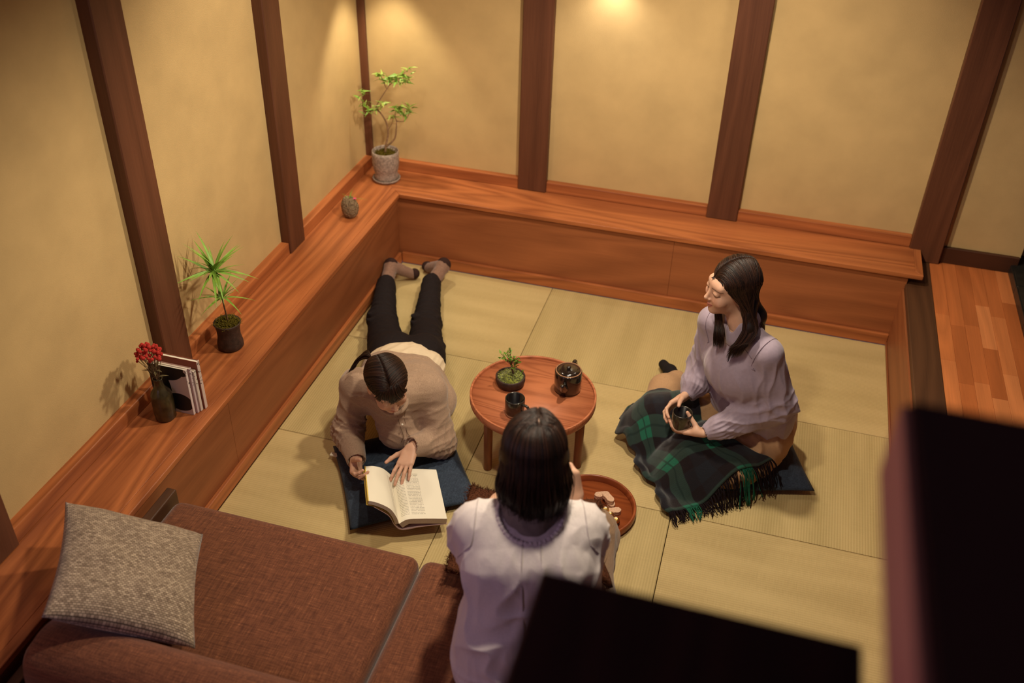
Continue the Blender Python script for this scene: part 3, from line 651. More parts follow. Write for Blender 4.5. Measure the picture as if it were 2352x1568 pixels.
for x, y, lb in ((1.500, -1.603, 'gold foil wrapped round sweet nearest the tray rim'), (1.472, -1.580, 'gold foil wrapped round sweet in the middle of the row'), (1.450, -1.560, 'gold foil wrapped round sweet half hidden behind the white shoulder')):
    e = empty('wrapped_sweet', (x, y, .012)); tag(e, lb, 'sweet', 'gold foil wrapped sweets on the tray')
    bm = bmesh.new(); bmesh.ops.create_icosphere(bm, subdivisions=3, radius=.0155); q = np.array([v.co[:] for v in bm.verts]); w = nz(q, 420, 4) * .0009
    for v, a in zip(bm.verts, w): v.co = Vector((x, y, .029)) + v.co * (1 + a / .0155)
    bm_obj('foil', bm, GOLD, e, True)
    lathe_obj('paper_case', [(0, .0125), (.010, .0125), (.0165, .024), (.0160, .024), (.0095, .0135), (0, .0135)], (x, y, 0), CHOC, e, 24)
    bm = bmesh.new(); bmesh.ops.create_uvsphere(bm, u_segments=14, v_segments=8, radius=.0055)
    for v in bm.verts: v.co = Vector((x, y, .0435)) + Vector((v.co.x, v.co.y * .8, v.co.z * .3))
    bm_obj('sticker', bm, LABELW, e, True)
# ------------------------------------------------------------------ things on the bench
c = (-.1265, .1395, H + .0005); pt = empty('potted_tree', c); tag(pt, 'young leafy tree in a tall speckled grey pot in the room corner', 'potted plant')
lathe_obj('saucer', [(0, 0), (.062, 0), (.072, .006), (.075, .016), (.072, .018), (.068, .012), (0, .008)], c, GREYPOT, pt, 44)
lathe_obj('pot', [(0, .009), (.058, .009), (.063, .018), (.062, .035), (.0605, .050), (.066, .064), (.071, .10), (.0715, .150), (.0705, .168), (.067, .169), (.0655, .160), (.064, .150), (0, .150)], c, GREYPOT, pt, 48)
dome('moss', (c[0], c[1], c[2] + .146), .0655, .012, MOSS2, pt, 9, .004); tufts('moss_sprigs', (c[0], c[1], c[2] + .148), .060, .012, MOSS2, pt, 320, .008, 10)
c = np.array(c)
def tsc(q): return np.array((q[0] * 1.18, q[1], .150 + (q[2] - .150) * 1.42))
def br(*p): return spline([c + tsc(q) for q in p], 16)
branches = [(br((0, 0, .150), (.006, -.002, .185), (.012, 0, .205), (.018, .004, .235), (.012, .0, .275), (-.010, -.006, .310), (-.030, -.01, .325)), .0065, .0035),
            (br((.004, -.002, .178), (.028, 0, .195), (.048, .004, .215), (.058, .002, .255), (.062, 0, .285)), .0055, .0032),
            (br((-.030, -.01, .325), (-.020, -.01, .345), (.002, 0, .375), (.022, .004, .400), (.045, .006, .425), (.080, .004, .440), (.115, 0, .445)), .0032, .0016),
            (br((.022, .004, .400), (.012, -.004, .425), (-.002, -.006, .455)), .0022, .0012),
            (br((-.020, -.012, .322), (-.045, -.02, .318), (-.075, -.03, .305), (-.082, -.034, .345), (-.078, -.034, .385)), .0026, .0012),
            (br((.062, 0, .285), (.058, -.008, .305), (.066, -.01, .335)), .0028, .0014), (br((.062, 0, .285), (.095, .002, .288), (.118, .004, .315), (.125, .004, .335)), .0026, .0012),
            (br((.020, .004, .245), (.040, .0, .275), (.052, -.012, .300)), .0018, .001), (br((.080, .004, .440), (.105, -.006, .470), (.125, -.008, .480)), .0016, .001), (br((-.030, -.01, .325), (-.012, -.02, .340), (.012, -.026, .348)), .0018, .001)]
V, F = cat([tube(p, np.linspace(a, b, len(p)), 8) for p, a, b in branches]); mesh_obj('trunk', V, F, BARK, pt, True)
L1 = with_mat(leaf_mesh('tree_leaf', .042, .0062, .22, .3), LEAF2); L2 = with_mat(leaf_mesh('tree_leaf_green', .046, .0068, .28, .3), LEAF)
rs = np.random.RandomState(21)
ends = [((.115, 0, .445), 12), ((.095, 0, .455), 10), ((.125, -.008, .480), 10), ((.070, .004, .440), 11), ((.045, .006, .430), 11), ((-.002, -.006, .455), 12), ((.022, .0, .432), 9), ((-.080, -.034, .385), 12), ((-.076, -.03, .345), 8), ((-.06, -.026, .318), 7), ((-.030, -.012, .325), 9), ((.012, -.026, .348), 9), ((.066, -.01, .335), 12), ((.125, .004, .335), 12), ((.095, 0, .312), 9), ((.052, -.012, .300), 6), ((.085, -.012, .345), 8)]
for e, n in ends:
    p0 = c + tsc(e); n = int(n * 1.5)
    for i in range(n):
        a = 6.283 * i / n + rs.rand() * .8; el = rs.uniform(-.25, .7)
        d = (math.cos(a) * math.cos(el), math.sin(a) * math.cos(el), math.sin(el)); put_leaf(L1 if rs.rand() < .6 else L2, p0 + rs.normal(size=3) * .009, d, pt, rs.normal() * .5, .62 + .55 * rs.rand())
# porous stone with a pink flower
c = np.array((-.1417, -.307, H)); st = empty('stone_planter', c); tag(st, 'small porous tan stone planter with a tiny pink flower on the bench', 'planter')
bm = bmesh.new(); bmesh.ops.create_icosphere(bm, subdivisions=5, radius=1); q = np.array([v.co[:] for v in bm.verts]); zz = q[:, 2]
w = 1 + nz(q, 2.5, 3) * .05 + nz(q, 9, 8) * .035 - np.clip(nz(q, 6, 12) - .35, 0, 1) * .25
q = np.stack([q[:, 0] * .043 * w * (1 + .0 * zz), q[:, 1] * .041 * w, zz * .062 * w], 1); q[:, :2] *= np.where(zz > -.75, 1, .9)[:, None]
q[:, 2] = np.clip(q[:, 2], -.052, .053 - .010 * np.clip(1 - np.hypot(q[:, 0], q[:, 1]) / .022, 0, 1))
for v, p in zip(bm.verts, q): v.co = Vector(c + p + (0, 0, .0523))
bm_obj('stone', bm, STONE, st, True)
GB = with_mat(leaf_mesh('grass_blade', .05, .0012, .3, .1, 5), LEAF)
for i in range(14):
    a = rs.rand() * 6.28; put_leaf(GB, c + (math.cos(a) * .006, math.sin(a) * .006, .098), (math.cos(a) * .6, math.sin(a) * .6, 1), st, 0, .5 + .6 * rs.rand(), 'blade')
put_leaf(GB, c + (.02, 0, .102), (.9, .15, .25), st, 0, 1.5, 'blade')
PM = with_mat(leaf_mesh('petal', .010, .0042, .3, .3), PINK)
for i in range(12): a = 6.28 * i / 12; put_leaf(PM, c + (.034, -.006, .106), (math.cos(a), math.sin(a), .5 + .5 * (i % 2)), st, 0, 1.0, 'petal')
# umbrella plant
c = np.array((-.1539, -1.4867, H + .0005)); yp = empty('potted_plant', c); tag(yp, 'green umbrella plant with narrow leaves in a waisted dark pot', 'potted plant')
lathe_obj('pot', [(0, 0), (.046, 0), (.0525, .008), (.052, .025), (.046, .055), (.046, .085), (.052, .112), (.0545, .120), (.051, .122), (.046, .112), (0, .112)], c, DARKPOT, yp, 44)
dome('moss', (c[0], c[1], c[2] + .108), .049, .016, MOSS2, yp, 15, .004); tufts('moss_sprigs', (c[0], c[1], c[2] + .112), .050, .014, MOSS2, yp, 520, .011, 16)
top = c + np.array((-.012, -.012, .360)); mid = c + np.array((.000, -.004, .235)); stp = spline([c + (.006, 0, .115), mid, c + (.004, -.004, .290), top], 14)
V, F = tube(stp, np.linspace(.0034, .0022, 14), 8); mesh_obj('stem', V, F, STEM, yp, True)
YL = with_mat(leaf_mesh('umbrella_leaf', .155, .0068, .26, .5, 9, .02, .5), LEAF)
rs = np.random.RandomState(5)
for cen, n, s0, base in ((top, 34, 1.0, 0.12), (mid, 16, .74, .25)):
    for i in range(n):
        a = 6.283 * i / n + rs.normal() * .10; el = base + rs.uniform(-.35, .85) * (1 if i % 3 else 1.2)
        put_leaf(YL, cen + rs.normal(size=3) * .003, (math.cos(a) * math.cos(el), math.sin(a) * math.cos(el), math.sin(el)), yp, rs.normal() * .25, s0 * rs.uniform(.72, 1.1))
# vase with dried flowers
c = np.array((-.1588, -1.960, H + .0005)); o = lathe_obj('bottle_vase', [(0, 0), (.034, 0), (.0385, .006), (.0395, .05), (.0385, .105), (.034, .120), (.022, .137), (.0165, .150), (.016, .176), (.0185, .180), (.0155, .181), (.0125, .176), (.0125, .14), (0, .13)], c, BRONZE, None, 44)
tag(o, 'dark bronze bottle vase holding dried red flowers on the bench', 'vase')
df = empty('dried_flowers', c + (0, 0, .14)); tag(df, 'bunch of dried red flower heads standing in the bronze vase', 'flowers')
rs = np.random.RandomState(9); parts = []; heads = []
for i in range(30):
    u = math.sqrt((i + .5) / 30); a = i * 2.4; p = c + np.array((-.012 + u * .046 * math.cos(a), -.006 + u * .046 * math.sin(a), .285 + .034 * (1 - u * u) + rs.normal() * .003)); heads.append(p)
    b = c + (rs.normal() * .004, rs.normal() * .004, .145); mpt = (b * .5 + p * .5) * (1, 1, 1) + np.array((c - p) * (.14, .14, 0)); parts.append(tube(spline([b, mpt, p], 8), .0011, 4))
V, F = cat(parts); mesh_obj('stems', V, F, STEM, df, True)
bm = bmesh.new(); bmesh.ops.create_icosphere(bm, subdivisions=2, radius=.0085)
q = np.array([v.co[:] for v in bm.verts]); w = nz(q, 500, 2)
for v, k in zip(bm.verts, w): v.co = v.co * (1 + .18 * k)
bud = bpy.data.meshes.new('bud'); bm.to_mesh(bud); bm.free(); bud.polygons.foreach_set('use_smooth', np.ones(len(bud.polygons), bool)); bud.materials.append(REDBUD)
for p in heads:
    for k in range(3):
        o = bpy.data.objects.new('flower_head', bud); C.objects.link(o); setp(o, df); M = Matrix.Rotation(rs.rand() * 6, 4, 'X') @ Matrix.Scale(.55 + .35 * rs.rand(), 4); M.translation = Vector(p + rs.normal(size=3) * .006); o.matrix_basis = M
DL = with_mat(leaf_mesh('dried_leaf', .04, .006, .3, .3), m_plain('dried_olive_leaf', (.14, .11, .05), .8, .2, .4, 60, .2))
for i in range(10):
    a = rs.rand() * 6.28; put_leaf(DL, c + (.006 * math.cos(a), .006 * math.sin(a), .185 + .05 * rs.rand()), (math.cos(a), math.sin(a), .7), df, 0, .6 + .5 * rs.rand())
# standing books, spines towards the room
def stand_book(x1, y0, th, w, h, covm, spm, label, front=None):
    e = empty('book', (x1 - w / 2, y0 + th / 2, H)); tag(e, label, 'book', 'books standing beside the bronze vase'); z0 = H + .0006; t = .0016
    box('page_block', (x1 - w + .003, y0 + t, z0 + .003), (x1 - .003, y0 + th - t, z0 + h - .004), PAPER, e, 0)
    box('cover', (x1 - w, y0, z0), (x1 - .0025, y0 + t, z0 + h), front or covm, e, .0005)
    box('cover', (x1 - w, y0 + th - t, z0), (x1 - .0025, y0 + th, z0 + h), covm, e, .0005)
    box('spine', (x1 - .0025, y0, z0), (x1, y0 + th, z0 + h), spm, e, .0008)
stand_book(-.066, -1.921, .0125, .155, .208, COVERW, SPINEW, 'thin book with a black and pale cover, frontmost of the row behind the vase', COVERART)
stand_book(-.058, -1.9065, .0115, .150, .205, COVERP, m_spine('pink_printed_spine', (.52, .40, .40)), 'thin pinkish book with dark lower cover, second from the front of the row')
stand_book(-.052, -1.893, .0140, .150, .185, COVERW, m_spine('cream_printed_spine', (.62, .52, .44)), 'shortest cream spined book, third from the front of the row')
stand_book(-.044, -1.876, .0160, .165, .218, COVERR, m_spine('pale_printed_spine', (.60, .46, .40)), 'tallest book with a rust red back cover at the rear of the row')
# ================================================================== implicit surfaces (bodies and clothes)
class Field:
    def __init__(s, lo, hi, h):
        s.lo = np.array(lo, float); s.h = h; s.n = np.ceil((np.array(hi) - s.lo) / h).astype(int) + 1; s.d = np.full(s.n, .3, 'f4')
    def grid(s, lo, hi):
        a = np.clip(np.floor((np.array(lo) - s.lo) / s.h).astype(int), 0, s.n); b = np.clip(np.ceil((np.array(hi) - s.lo) / s.h).astype(int) + 1, 0, s.n)
        if (b <= a).any(): return None, None
        g = [((np.arange(a[i], b[i]) * s.h + s.lo[i]).astype('f4')).reshape([-1 if j == i else 1 for j in range(3)]) for i in range(3)]
        return tuple(slice(a[i], b[i]) for i in range(3)), g
    def comb(s, sl, d, k, sub):
        c = s.d[sl]
        if sub:
            d = -d; t = np.clip(.5 - .5 * (c - d) / k, 0, 1); s.d[sl] = c * (1 - t) + d * t + k * t * (1 - t)
        else:
            t = np.clip(.5 + .5 * (c - d) / k, 0, 1); s.d[sl] = c * (1 - t) + d * t - k * t * (1 - t)
    def cone(s, a, b, ra, rb, k=.015, sub=False):
        a = np.array(a, float); b = np.array(b, float); m = max(ra, rb) + k + 3 * s.h
        sl, g = s.grid(np.minimum(a, b) - m, np.maximum(a, b) + m)
        if sl is None: return s
        ab = b - a; L = max(ab @ ab, 1e-12); q = [g[i] - a[i] for i in range(3)]
        t = np.clip((q[0] * ab[0] + q[1] * ab[1] + q[2] * ab[2]) / L, 0, 1)
        d = np.sqrt((q[0] - t * ab[0]) ** 2 + (q[1] - t * ab[1]) ** 2 + (q[2] - t * ab[2]) ** 2) - (ra + (rb - ra) * t)
        s.comb(sl, d, k, sub); return s
    def ell(s, c, r, k=.015, R=None, sub=False):
        c = np.array(c, float); r = np.array(r, float); m = r.max() + k + 3 * s.h
        sl, g = s.grid(c - m, c + m)
        if sl is None: return s
        q = [g[i] - c[i] for i in range(3)]
        if R is not None: q = [q[0] * R[0, j] + q[1] * R[1, j] + q[2] * R[2, j] for j in range(3)]
        k0 = np.sqrt((q[0] / r[0]) ** 2 + (q[1] / r[1]) ** 2 + (q[2] / r[2]) ** 2); k1 = np.sqrt((q[0] / r[0] ** 2) ** 2 + (q[1] / r[1] ** 2) ** 2 + (q[2] / r[2] ** 2) ** 2) + 1e-6
        s.comb(sl, k0 * (k0 - 1) / k1, k, sub); return s
    def chain(s, pts, rad, k=.02, sub=False):
        for i in range(len(pts) - 1): s.cone(pts[i], pts[i + 1], rad[i], rad[i + 1], k, sub)
        return s
    def cut(s, p, n, k=.004):
        """remove everything on the side n points to"""
        n = np.array(n, float); n /= np.linalg.norm(n); g = [((np.arange(s.n[i]) * s.h + s.lo[i]).astype('f4')).reshape([-1 if j == i else 1 for j in range(3)]) for i in range(3)]
        d = (g[0] - p[0]) * n[0] + (g[1] - p[1]) * n[1] + (g[2] - p[2]) * n[2]; s.d = np.maximum(s.d, d.astype('f4')); return s
    def mesh(s):
        d = s.d; neg = d < 0; n = s.n
        cnt = np.zeros(n - 1, 'u1')
        for i in (0, 1):
            for j in (0, 1):
                for k in (0, 1): cnt += neg[i:n[0] - 1 + i, j:n[1] - 1 + j, k:n[2] - 1 + k]
        idx = np.argwhere((cnt > 0) & (cnt < 8)); cid = np.full(n - 1, -1, 'i4'); cid[tuple(idx.T)] = np.arange(len(idx))
        cor = [(i, j, k) for i in (0, 1) for j in (0, 1) for k in (0, 1)]
        val = {c: d[idx[:, 0] + c[0], idx[:, 1] + c[1], idx[:, 2] + c[2]] for c in cor}
        acc = np.zeros((len(idx), 3)); num = np.zeros(len(idx))
        for c in cor:
            for ax in range(3):
                if c[ax] == 0:
                    e = list(c); e[ax] = 1; e = tuple(e); a, b = val[c], val[e]; m = (a < 0) != (b < 0); t = np.where(m, a / np.where(m, a - b, 1), 0)
                    p = np.tile(np.array(c, float), (len(idx), 1)); p[:, ax] = t; acc += p * m[:, None]; num += m
        V = (idx + acc / num[:, None]) * s.h + s.lo; F = []
        for ax in range(3):
            o = [x for x in range(3) if x != ax]
            sa = [slice(1, n[i] - 1) for i in range(3)]; sa[ax] = slice(0, n[ax] - 1); sb = list(sa); sb[ax] = slice(1, n[ax])
            A = neg[tuple(sa)]; B = neg[tuple(sb)]; e = np.argwhere(A != B)
            if not len(e): continue
            fl = A[tuple(e.T)]; base = e + np.array([0 if i == ax else 1 for i in range(3)])
            def cc(du, dv):
                q = base.copy(); q[:, o[0]] -= du; q[:, o[1]] -= dv; return cid[tuple(q.T)]
            Q = np.stack([cc(1, 1), cc(0, 1), cc(0, 0), cc(1, 0)], 1)
            if ax == 1: fl = ~fl
            Q[~fl] = Q[~fl][:, ::-1]; F.append(Q)
        return V, np.concatenate(F)
def vnorm(V, F):
    a, b, c = V[F[:, 0]], V[F[:, 1]], V[F[:, 2]]; fn = np.cross(b - a, c - a); N = np.zeros_like(V)
    for i in range(4): np.add.at(N, F[:, i], fn)
    return N / (np.linalg.norm(N, axis=1, keepdims=True) + 1e-12)
def relax(V, F, it=2, lam=.5):
    for _ in range(it):
        S_ = np.zeros_like(V); n = np.zeros(len(V))
        for i in range(4):
            j = (i + 1) % 4; np.add.at(S_, F[:, i], V[F[:, j]]); np.add.at(S_, F[:, j], V[F[:, i]]); np.add.at(n, F[:, i], 1); np.add.at(n, F[:, j], 1)
        V = V + lam * (S_ / n[:, None] - V)
    return V
def ridge(q, sc, seed): return 1 - 2.2 * np.abs(nz(q, sc, seed)) ** .8
def axis_folds(V, axes, seed):
    """creases that wind round limbs: rounded crests, sharp valleys"""
    out = np.zeros(len(V)); wn = nz(V, 11, seed + 21); wn2 = nz(V, 5, seed + 22)
    for a, b, R, wl, m, amp, t0, t1 in axes:
        a = np.array(a, float); b = np.array(b, float); ab = b - a; L = np.linalg.norm(ab); ax = ab / L; q = V - a; t = q @ ax / L; r = q - np.outer(t * L, ax); dist = np.linalg.norm(r, axis=1)
        ref = np.cross(ax, (0, 0, 1.)) if abs(ax[2]) < .9 else np.array([1., 0, 0]); ref /= np.linalg.norm(ref); o2 = np.cross(ax, ref); th = np.arctan2(r @ o2, r @ ref)
        ph = np.pi * t * L / wl + m * th * .5 + 1.7 * wn + 1.2 * wn2; w = 1.5 * ((1 - np.abs(np.sin(ph))) ** 1.5 - .22)
        win = np.clip((t - t0) / .18 + .5, 0, 1) * np.clip((t1 - t) / .18 + .5, 0, 1) * np.exp(-np.clip((dist - R * 1.5) / (R * .35), 0, 9) ** 2)
        out += amp * w * win * (.65 + .35 * nz(V, 6, seed + 23))
    return out
def cloth(name, f, mat, parent, amp=.003, stretch=(1, 1, 1), sc=22, seed=0, it=3, mask=None, R=None, axes=()):
    """mesh a garment field, then crease it; stretch<1 lengthens the folds along that axis (of frame R)"""
    V, F = f.mesh(); V = relax(V, F, it)
    if amp:
        N = vnorm(V, F); q = (V @ R if R is not None else V) * np.array(stretch); q = q + .012 * np.stack([nz(V, 9, seed + 11), nz(V, 9, seed + 12), nz(V, 9, seed + 13)], 1)
        w = .7 * ridge(q, sc, seed) + .5 * ridge(q, sc * 2.1, seed + 5) * nz(V, 7, seed + 3) + .25 * nz(V, 12, seed + 8)
        if mask is not None: w = w * mask(V)
        d = w * amp + (axis_folds(V, axes, seed) if len(axes) else 0); V = V + N * d[:, None]; V = relax(V, F, 1, .25)
    return mesh_obj(name, V, F, mat, parent, True)
def cuff_ring(name, c, ax, r, L, th, mat, parent, flare=.0015):
    ax = unit(ax); P_ = []; n = 40; ref = unit(np.cross(ax, (0, 0, 1.))); o2 = np.cross(ax, ref); V = []; F = []
    prof = [(0, r), (L, r + flare), (L + .001, r + flare - th * .5), (L, r + flare - th), (0, r - th)]
    for i in range(n):
        a = 2 * np.pi * i / n; d = ref * math.cos(a) + o2 * math.sin(a)
        for x, q in prof: V.append(np.array(c) + ax * x + d * q * (1 + .02 * math.sin(3 * a + 1)))
    m = len(prof)
    for i in range(n):
        for k in range(m - 1): F.append((i * m + k, ((i + 1) % n) * m + k, ((i + 1) % n) * m + k + 1, i * m + k + 1))
    return mesh_obj(name, np.array(V), F, mat, parent, True)
def unit(v): v = np.array(v, float); return v / np.linalg.norm(v)
def frame(fw, up=(0, 0, 1), roll=0):
    """columns: person's right, forward, up"""
    f = unit(fw); r = unit(np.cross(f, up)); u = np.cross(r, f)
    if roll: c, s_ = math.cos(roll), math.sin(roll); r, u = r * c + u * s_, u * c - r * s_
    return np.stack([r, f, u], 1)
# ------------------------------------------------------------------ fold strokes laid onto a garment field
def sd(f, p):
    q = (p - f.lo) / f.h; i = np.clip(q.astype(int), 0, f.n - 2); t = q - i; v = 0.
    for dx in (0, 1):
        for dy in (0, 1):
            for dz in (0, 1): v += (t[0] if dx else 1 - t[0]) * (t[1] if dy else 1 - t[1]) * (t[2] if dz else 1 - t[2]) * float(f.d[i[0] + dx, i[1] + dy, i[2] + dz])
    return v
def onto(f, p, target):
    p = np.array(p, float); e = f.h * 1.5
    for _ in range(10):
        d = sd(f, p); g = np.array([sd(f, p + e * np.eye(3)[k]) - sd(f, p - e * np.eye(3)[k]) for k in range(3)]); m = np.linalg.norm(g)
        if m < 1e-4: return None
        p = p - g / m * np.clip(d - target, -.03, .03)
    return p if abs(sd(f, p) - target) < .008 else None
def seam(f, pts, parent, mat, r=.0016, n=60, closed=False, name='seam'):
    P = [onto(f, p, .0008) for p in (spline(pts, n) if not closed else pts)]; P = [p for p in P if p is not None]
    if len(P) < 5: return
    V, F = tube(np.array(P), r, 5); return mesh_obj(name, V, F, mat, parent, True)
def ring_pts(c, ax, r, n=60):
    ax = unit(ax); e = unit(np.cross(ax, (0, 0, 1.)) if abs(ax[2]) < .9 else np.cross(ax, (1., 0, 0))); o = np.cross(ax, e); return [np.array(c) + (e * math.cos(a) + o * math.sin(a)) * r for a in np.linspace(0, 2 * np.pi, n)]
# ------------------------------------------------------------------ hands, heads, hair
def hand(f, Wp, F_, N_, side, curl, thumb, spread=(.10, .03, -.04, -.11), s=.93, th2=None):
    Fv = unit(F_); Nv = np.array(N_, float); Nv = unit(Nv - Fv * (Nv @ Fv)); T = np.cross(Fv, Nv) * (1 if side == 'R' else -1); Wp = np.array(Wp, float)
    kn = [(.081, .026), (.084, .008), (.079, -.010), (.070, -.026)]; ln = [(.040, .024, .019), (.044, .028, .020), (.041, .026, .019), (.032, .020, .017)]
    tips = []
    for i in range(4):
        p = Wp + (Fv * kn[i][0] + T * kn[i][1]) * s
        f.cone(Wp + T * kn[i][1] * .62 * s + Fv * .004, p, .0145 * s, .0115 * s, .012)
        a = 0; c = curl[i]
        for j in range(3):
            a += c[j]; d = unit(Fv * math.cos(a) + Nv * math.sin(a) + T * spread[i] * (1 - .25 * j)); q = p + d * ln[i][j] * s
            r = [.0088, .0080, .0072, .0060]; m = .9 if i == 3 else 1
            f.cone(p, q, r[j] * s * m, r[j + 1] * s * m, .0025); p = q
        tips.append((p, d))
    f.ell(Wp + (Fv * .035 + T * .020 + Nv * .008) * s, (.016, .016, .016), .012)
    b = Wp + (Fv * .018 + T * .020 + Nv * .006) * s; p = b
    rr = [.0125, .0105, .0095, .0075]
    for j, (a, l) in enumerate(zip(thumb, (.042, .031, .026))):
        d = unit(Fv * a[0] + T * a[1] + Nv * a[2]); q = p + d * l * s; f.cone(p, q, rr[j] * s, rr[j + 1] * s, .004 if j else .012); p = q
    tips.append((p, d)); return tips, Nv
def head(f, c, R, s=.95, ears=True, smile=False):
    c = np.array(c, float); P = lambda x, y, z: c + R @ (np.array((x, y, z)) * s); r3 = lambda *a: np.array(a) * s
    f.ell(P(0, -.018, .035), r3(.072, .090, .078), .02, R); f.ell(P(0, .022, -.022), r3(.0595, .068, .086), .03, R)
    f.ell(P(0, .034, -.072), r3(.046, .047, .034), .025, R); f.ell(P(0, .066, -.099), r3(.019, .017, .014), .02, R)
    for q in (-1, 1):
        f.ell(P(q * .035, .060, -.036), r3(.023, .021, .024), .022, R)
        f.ell(P(q * .031, .1025, .004), r3(.019, .013, .0105), .014, R, True)
        f.ell(P(q * .031, .0785, .0025), r3(.0150, .0118, .0105), .004, R)
    f.ell(P(0, .070, .030), r3(.050, .018, .020), .025, R)
    f.cone(P(0, .083, .012), P(0, .103, -.028), .0062 * s, .0085 * s, .012); f.ell(P(0, .102, -.031), r3(.0085, .009, .0075), .006, R)
    for q in (-1, 1): f.ell(P(q * .0105, .0925, -.034), r3(.0062, .008, .0058), .005, R)
    if smile:
        for q in (-1, 1):
            f.cone(P(0, .0895, -.0605), P(q * .025, .0770, -.0555), .0055 * s, .0032 * s, .005); f.cone(P(0, .0870, -.0710), P(q * .022, .0765, -.0605), .0062 * s, .0032 * s, .005); f.ell(P(q * .040, .066, -.030), r3(.020, .018, .018), .016, R)
    else: f.ell(P(0, .086, -.0600), r3(.020, .0095, .0058), .006, R); f.ell(P(0, .084, -.0705), r3(.0165, .010, .0066), .006, R)
    if ears:
        for q in (-1, 1): f.ell(P(q * .072, -.010, -.014), r3(.0085, .019, .031), .006, R); f.ell(P(q * .0805, -.006, -.012), r3(.005, .011, .020), .004, R, True)
SK = np.array((.66, .395, .27))
def skin_colors(V, heads=(), tips=()):
    col = np.tile(SK, (len(V), 1))
    def mixc(m, c): m = np.clip(m, 0, 1)[:, None]; col[:] = col * (1 - m) + np.array(c) * m
    for c, R, s, smile in heads:
        q = ((V - np.array(c)) @ R) / s; x, y, z = q.T; front = (y > .05) & (np.abs(x) < .09)
        for sg in (-1, 1):
            mixc(.35 * np.exp(-(((x - sg * .038) / .022) ** 2 + ((z + .034) / .018) ** 2)) * front, (.66, .27, .19))
            ex = x - sg * .031; lid = .0005 + smile * .004 * (1 - (ex / .016) ** 2) - .002
            mixc(np.exp(-((z - lid) / .0024) ** 2) * (np.abs(ex) < .0165) * front * (y > .06) * 1.0, (.02, .010, .008))
            bz = .0205 + .004 * (1 - ((ex - sg * .002) / .022) ** 2); mixc(np.exp(-((z - bz) / .0026) ** 2) * (np.abs(ex - sg * .002) < .021) * front * .85, (.08, .04, .028))
        cu = max(smile, 0) * .008 * (x / .025) ** 2; up = -.0655 + cu
        lipm = (np.abs(x) < .0245) * front * (y > .066) * np.exp(-(np.maximum(0, np.abs(z + .0660 - cu) - .0085 * (1 - (x / .028) ** 2)) / .002) ** 2); mixc(lipm * .75, (.58, .16, .13))
        mixc(np.exp(-((z - up) / .0016) ** 2) * (np.abs(x) < .0245) * front * (y > .066) * .9, (.15, .035, .03))
    for (p, d), Nv in tips:
        nl = V - (p - Nv * .0055 - d * .003); m = np.exp(-(np.linalg.norm(nl, axis=1) / .0062) ** 4); mixc(m * .45, (.80, .47, .38)); rad = np.linalg.norm(V - p, axis=1); mixc(.25 * np.exp(-(rad / .016) ** 2), (.66, .30, .20))
    return col
def strands_mesh(paths, rad, rs, sides=5):
    """many tapered hair locks in one mesh with a tone per lock"""
    Vs, Fs, Cs = [], [], []; o = 0
    for P in paths:
        n = len(P); t = np.linspace(0, 1, n); r = rad * (.65 + .7 * rs.rand()) * np.clip(np.minimum(1, .35 + t * 5) * np.minimum(1, (1.02 - t) * 3.2), .08, 1)
        V, F = tube(P, r, sides, .75); Vs.append(V); Fs += [tuple(i + o for i in q) for q in F]; o += len(V); Cs.append(np.full(len(V), rs.rand() ** 1.6))
    return np.concatenate(Vs), Fs, np.concatenate(Cs)
def hair_obj(name, cap, paths, rad, parent, seed, mat=None):
    rs = np.random.RandomState(seed); V, F, c = strands_mesh(paths, rad, rs); V2, F2 = cap.mesh(); V2 = relax(V2, F2, 2); N = vnorm(V2, F2); V2 = V2 - N * .001
    A = np.concatenate([V, V2]); FF = F + [tuple(int(i) + len(V) for i in q) for q in F2]; col = np.concatenate([c, np.full(len(V2), .12)])
    return mesh_obj(name, A, FF, mat or HAIR, parent, True, col=np.repeat(col[:, None], 3, 1))
def lock(keys, n, rs, npts=16):
    """n strands swept through key stations (centre, spread A, spread B)"""
    out = []
    for _ in range(n):
        u = rs.uniform(-1, 1); v = rs.uniform(-1, 1); j = rs.normal(size=3) * .0015; out.append(spline([np.array(P) + u * np.array(A) + v * np.array(B) + j * (i / len(keys)) for i, (P, A, B) in enumerate(keys)], npts))
    return out
def merge_body(name, pieces, colors, parent=None):
    V = np.concatenate([p[0] for p in pieces]); o = 0; F = []
    for p in pieces: F.append(np.asarray(p[1]) + o); o += len(p[0])
    return mesh_obj(name, V, np.concatenate(F), SKIN, parent, True, col=np.concatenate(colors))
def A3(*v): return np.array(v, float)

# ================================================================== person 1: lying prone with the open book
L_ = dict(hR=A3(.325, -1.00, .12), hL=A3(.490, -.985, .12), kR=A3(.155, -.66, .072), kL=A3(.368, -.62, .072), aR=A3(.045, -.34, .070), aL=A3(.262, -.25, .070),
          wa=A3(.455, -1.17, .16), ch=A3(.525, -1.38, .25), nk=A3(.540, -1.475, .345), sR=A3(.378, -1.455, .315), sL=A3(.672, -1.395, .315), eR=A3(.350, -1.515, .110), eL=A3(.735, -1.462, .108), wR=A3(.452, -1.668, .118), wL=A3(.668, -1.580, .170))
HC = A3(.568, -1.580, .455); HR = frame((.60, -.64, -.43), roll=-.10)
core = Field((-.1, -1.75, -.02), (.95, .0, .5), .008)
core.chain([L_['hR'], L_['kR'], L_['aR']], (.075, .045, .032), .03).chain([L_['hL'], L_['kL'], L_['aL']], (.075, .045, .032), .03)
core.cone((.34, -1.02, .12), (.47, -1.01, .12), .08, .08, .03).chain([A3(.41, -1.0, .12), L_['wa'], L_['ch'], A3(.53, -1.44, .31)], (.085, .08, .085, .06), .04)
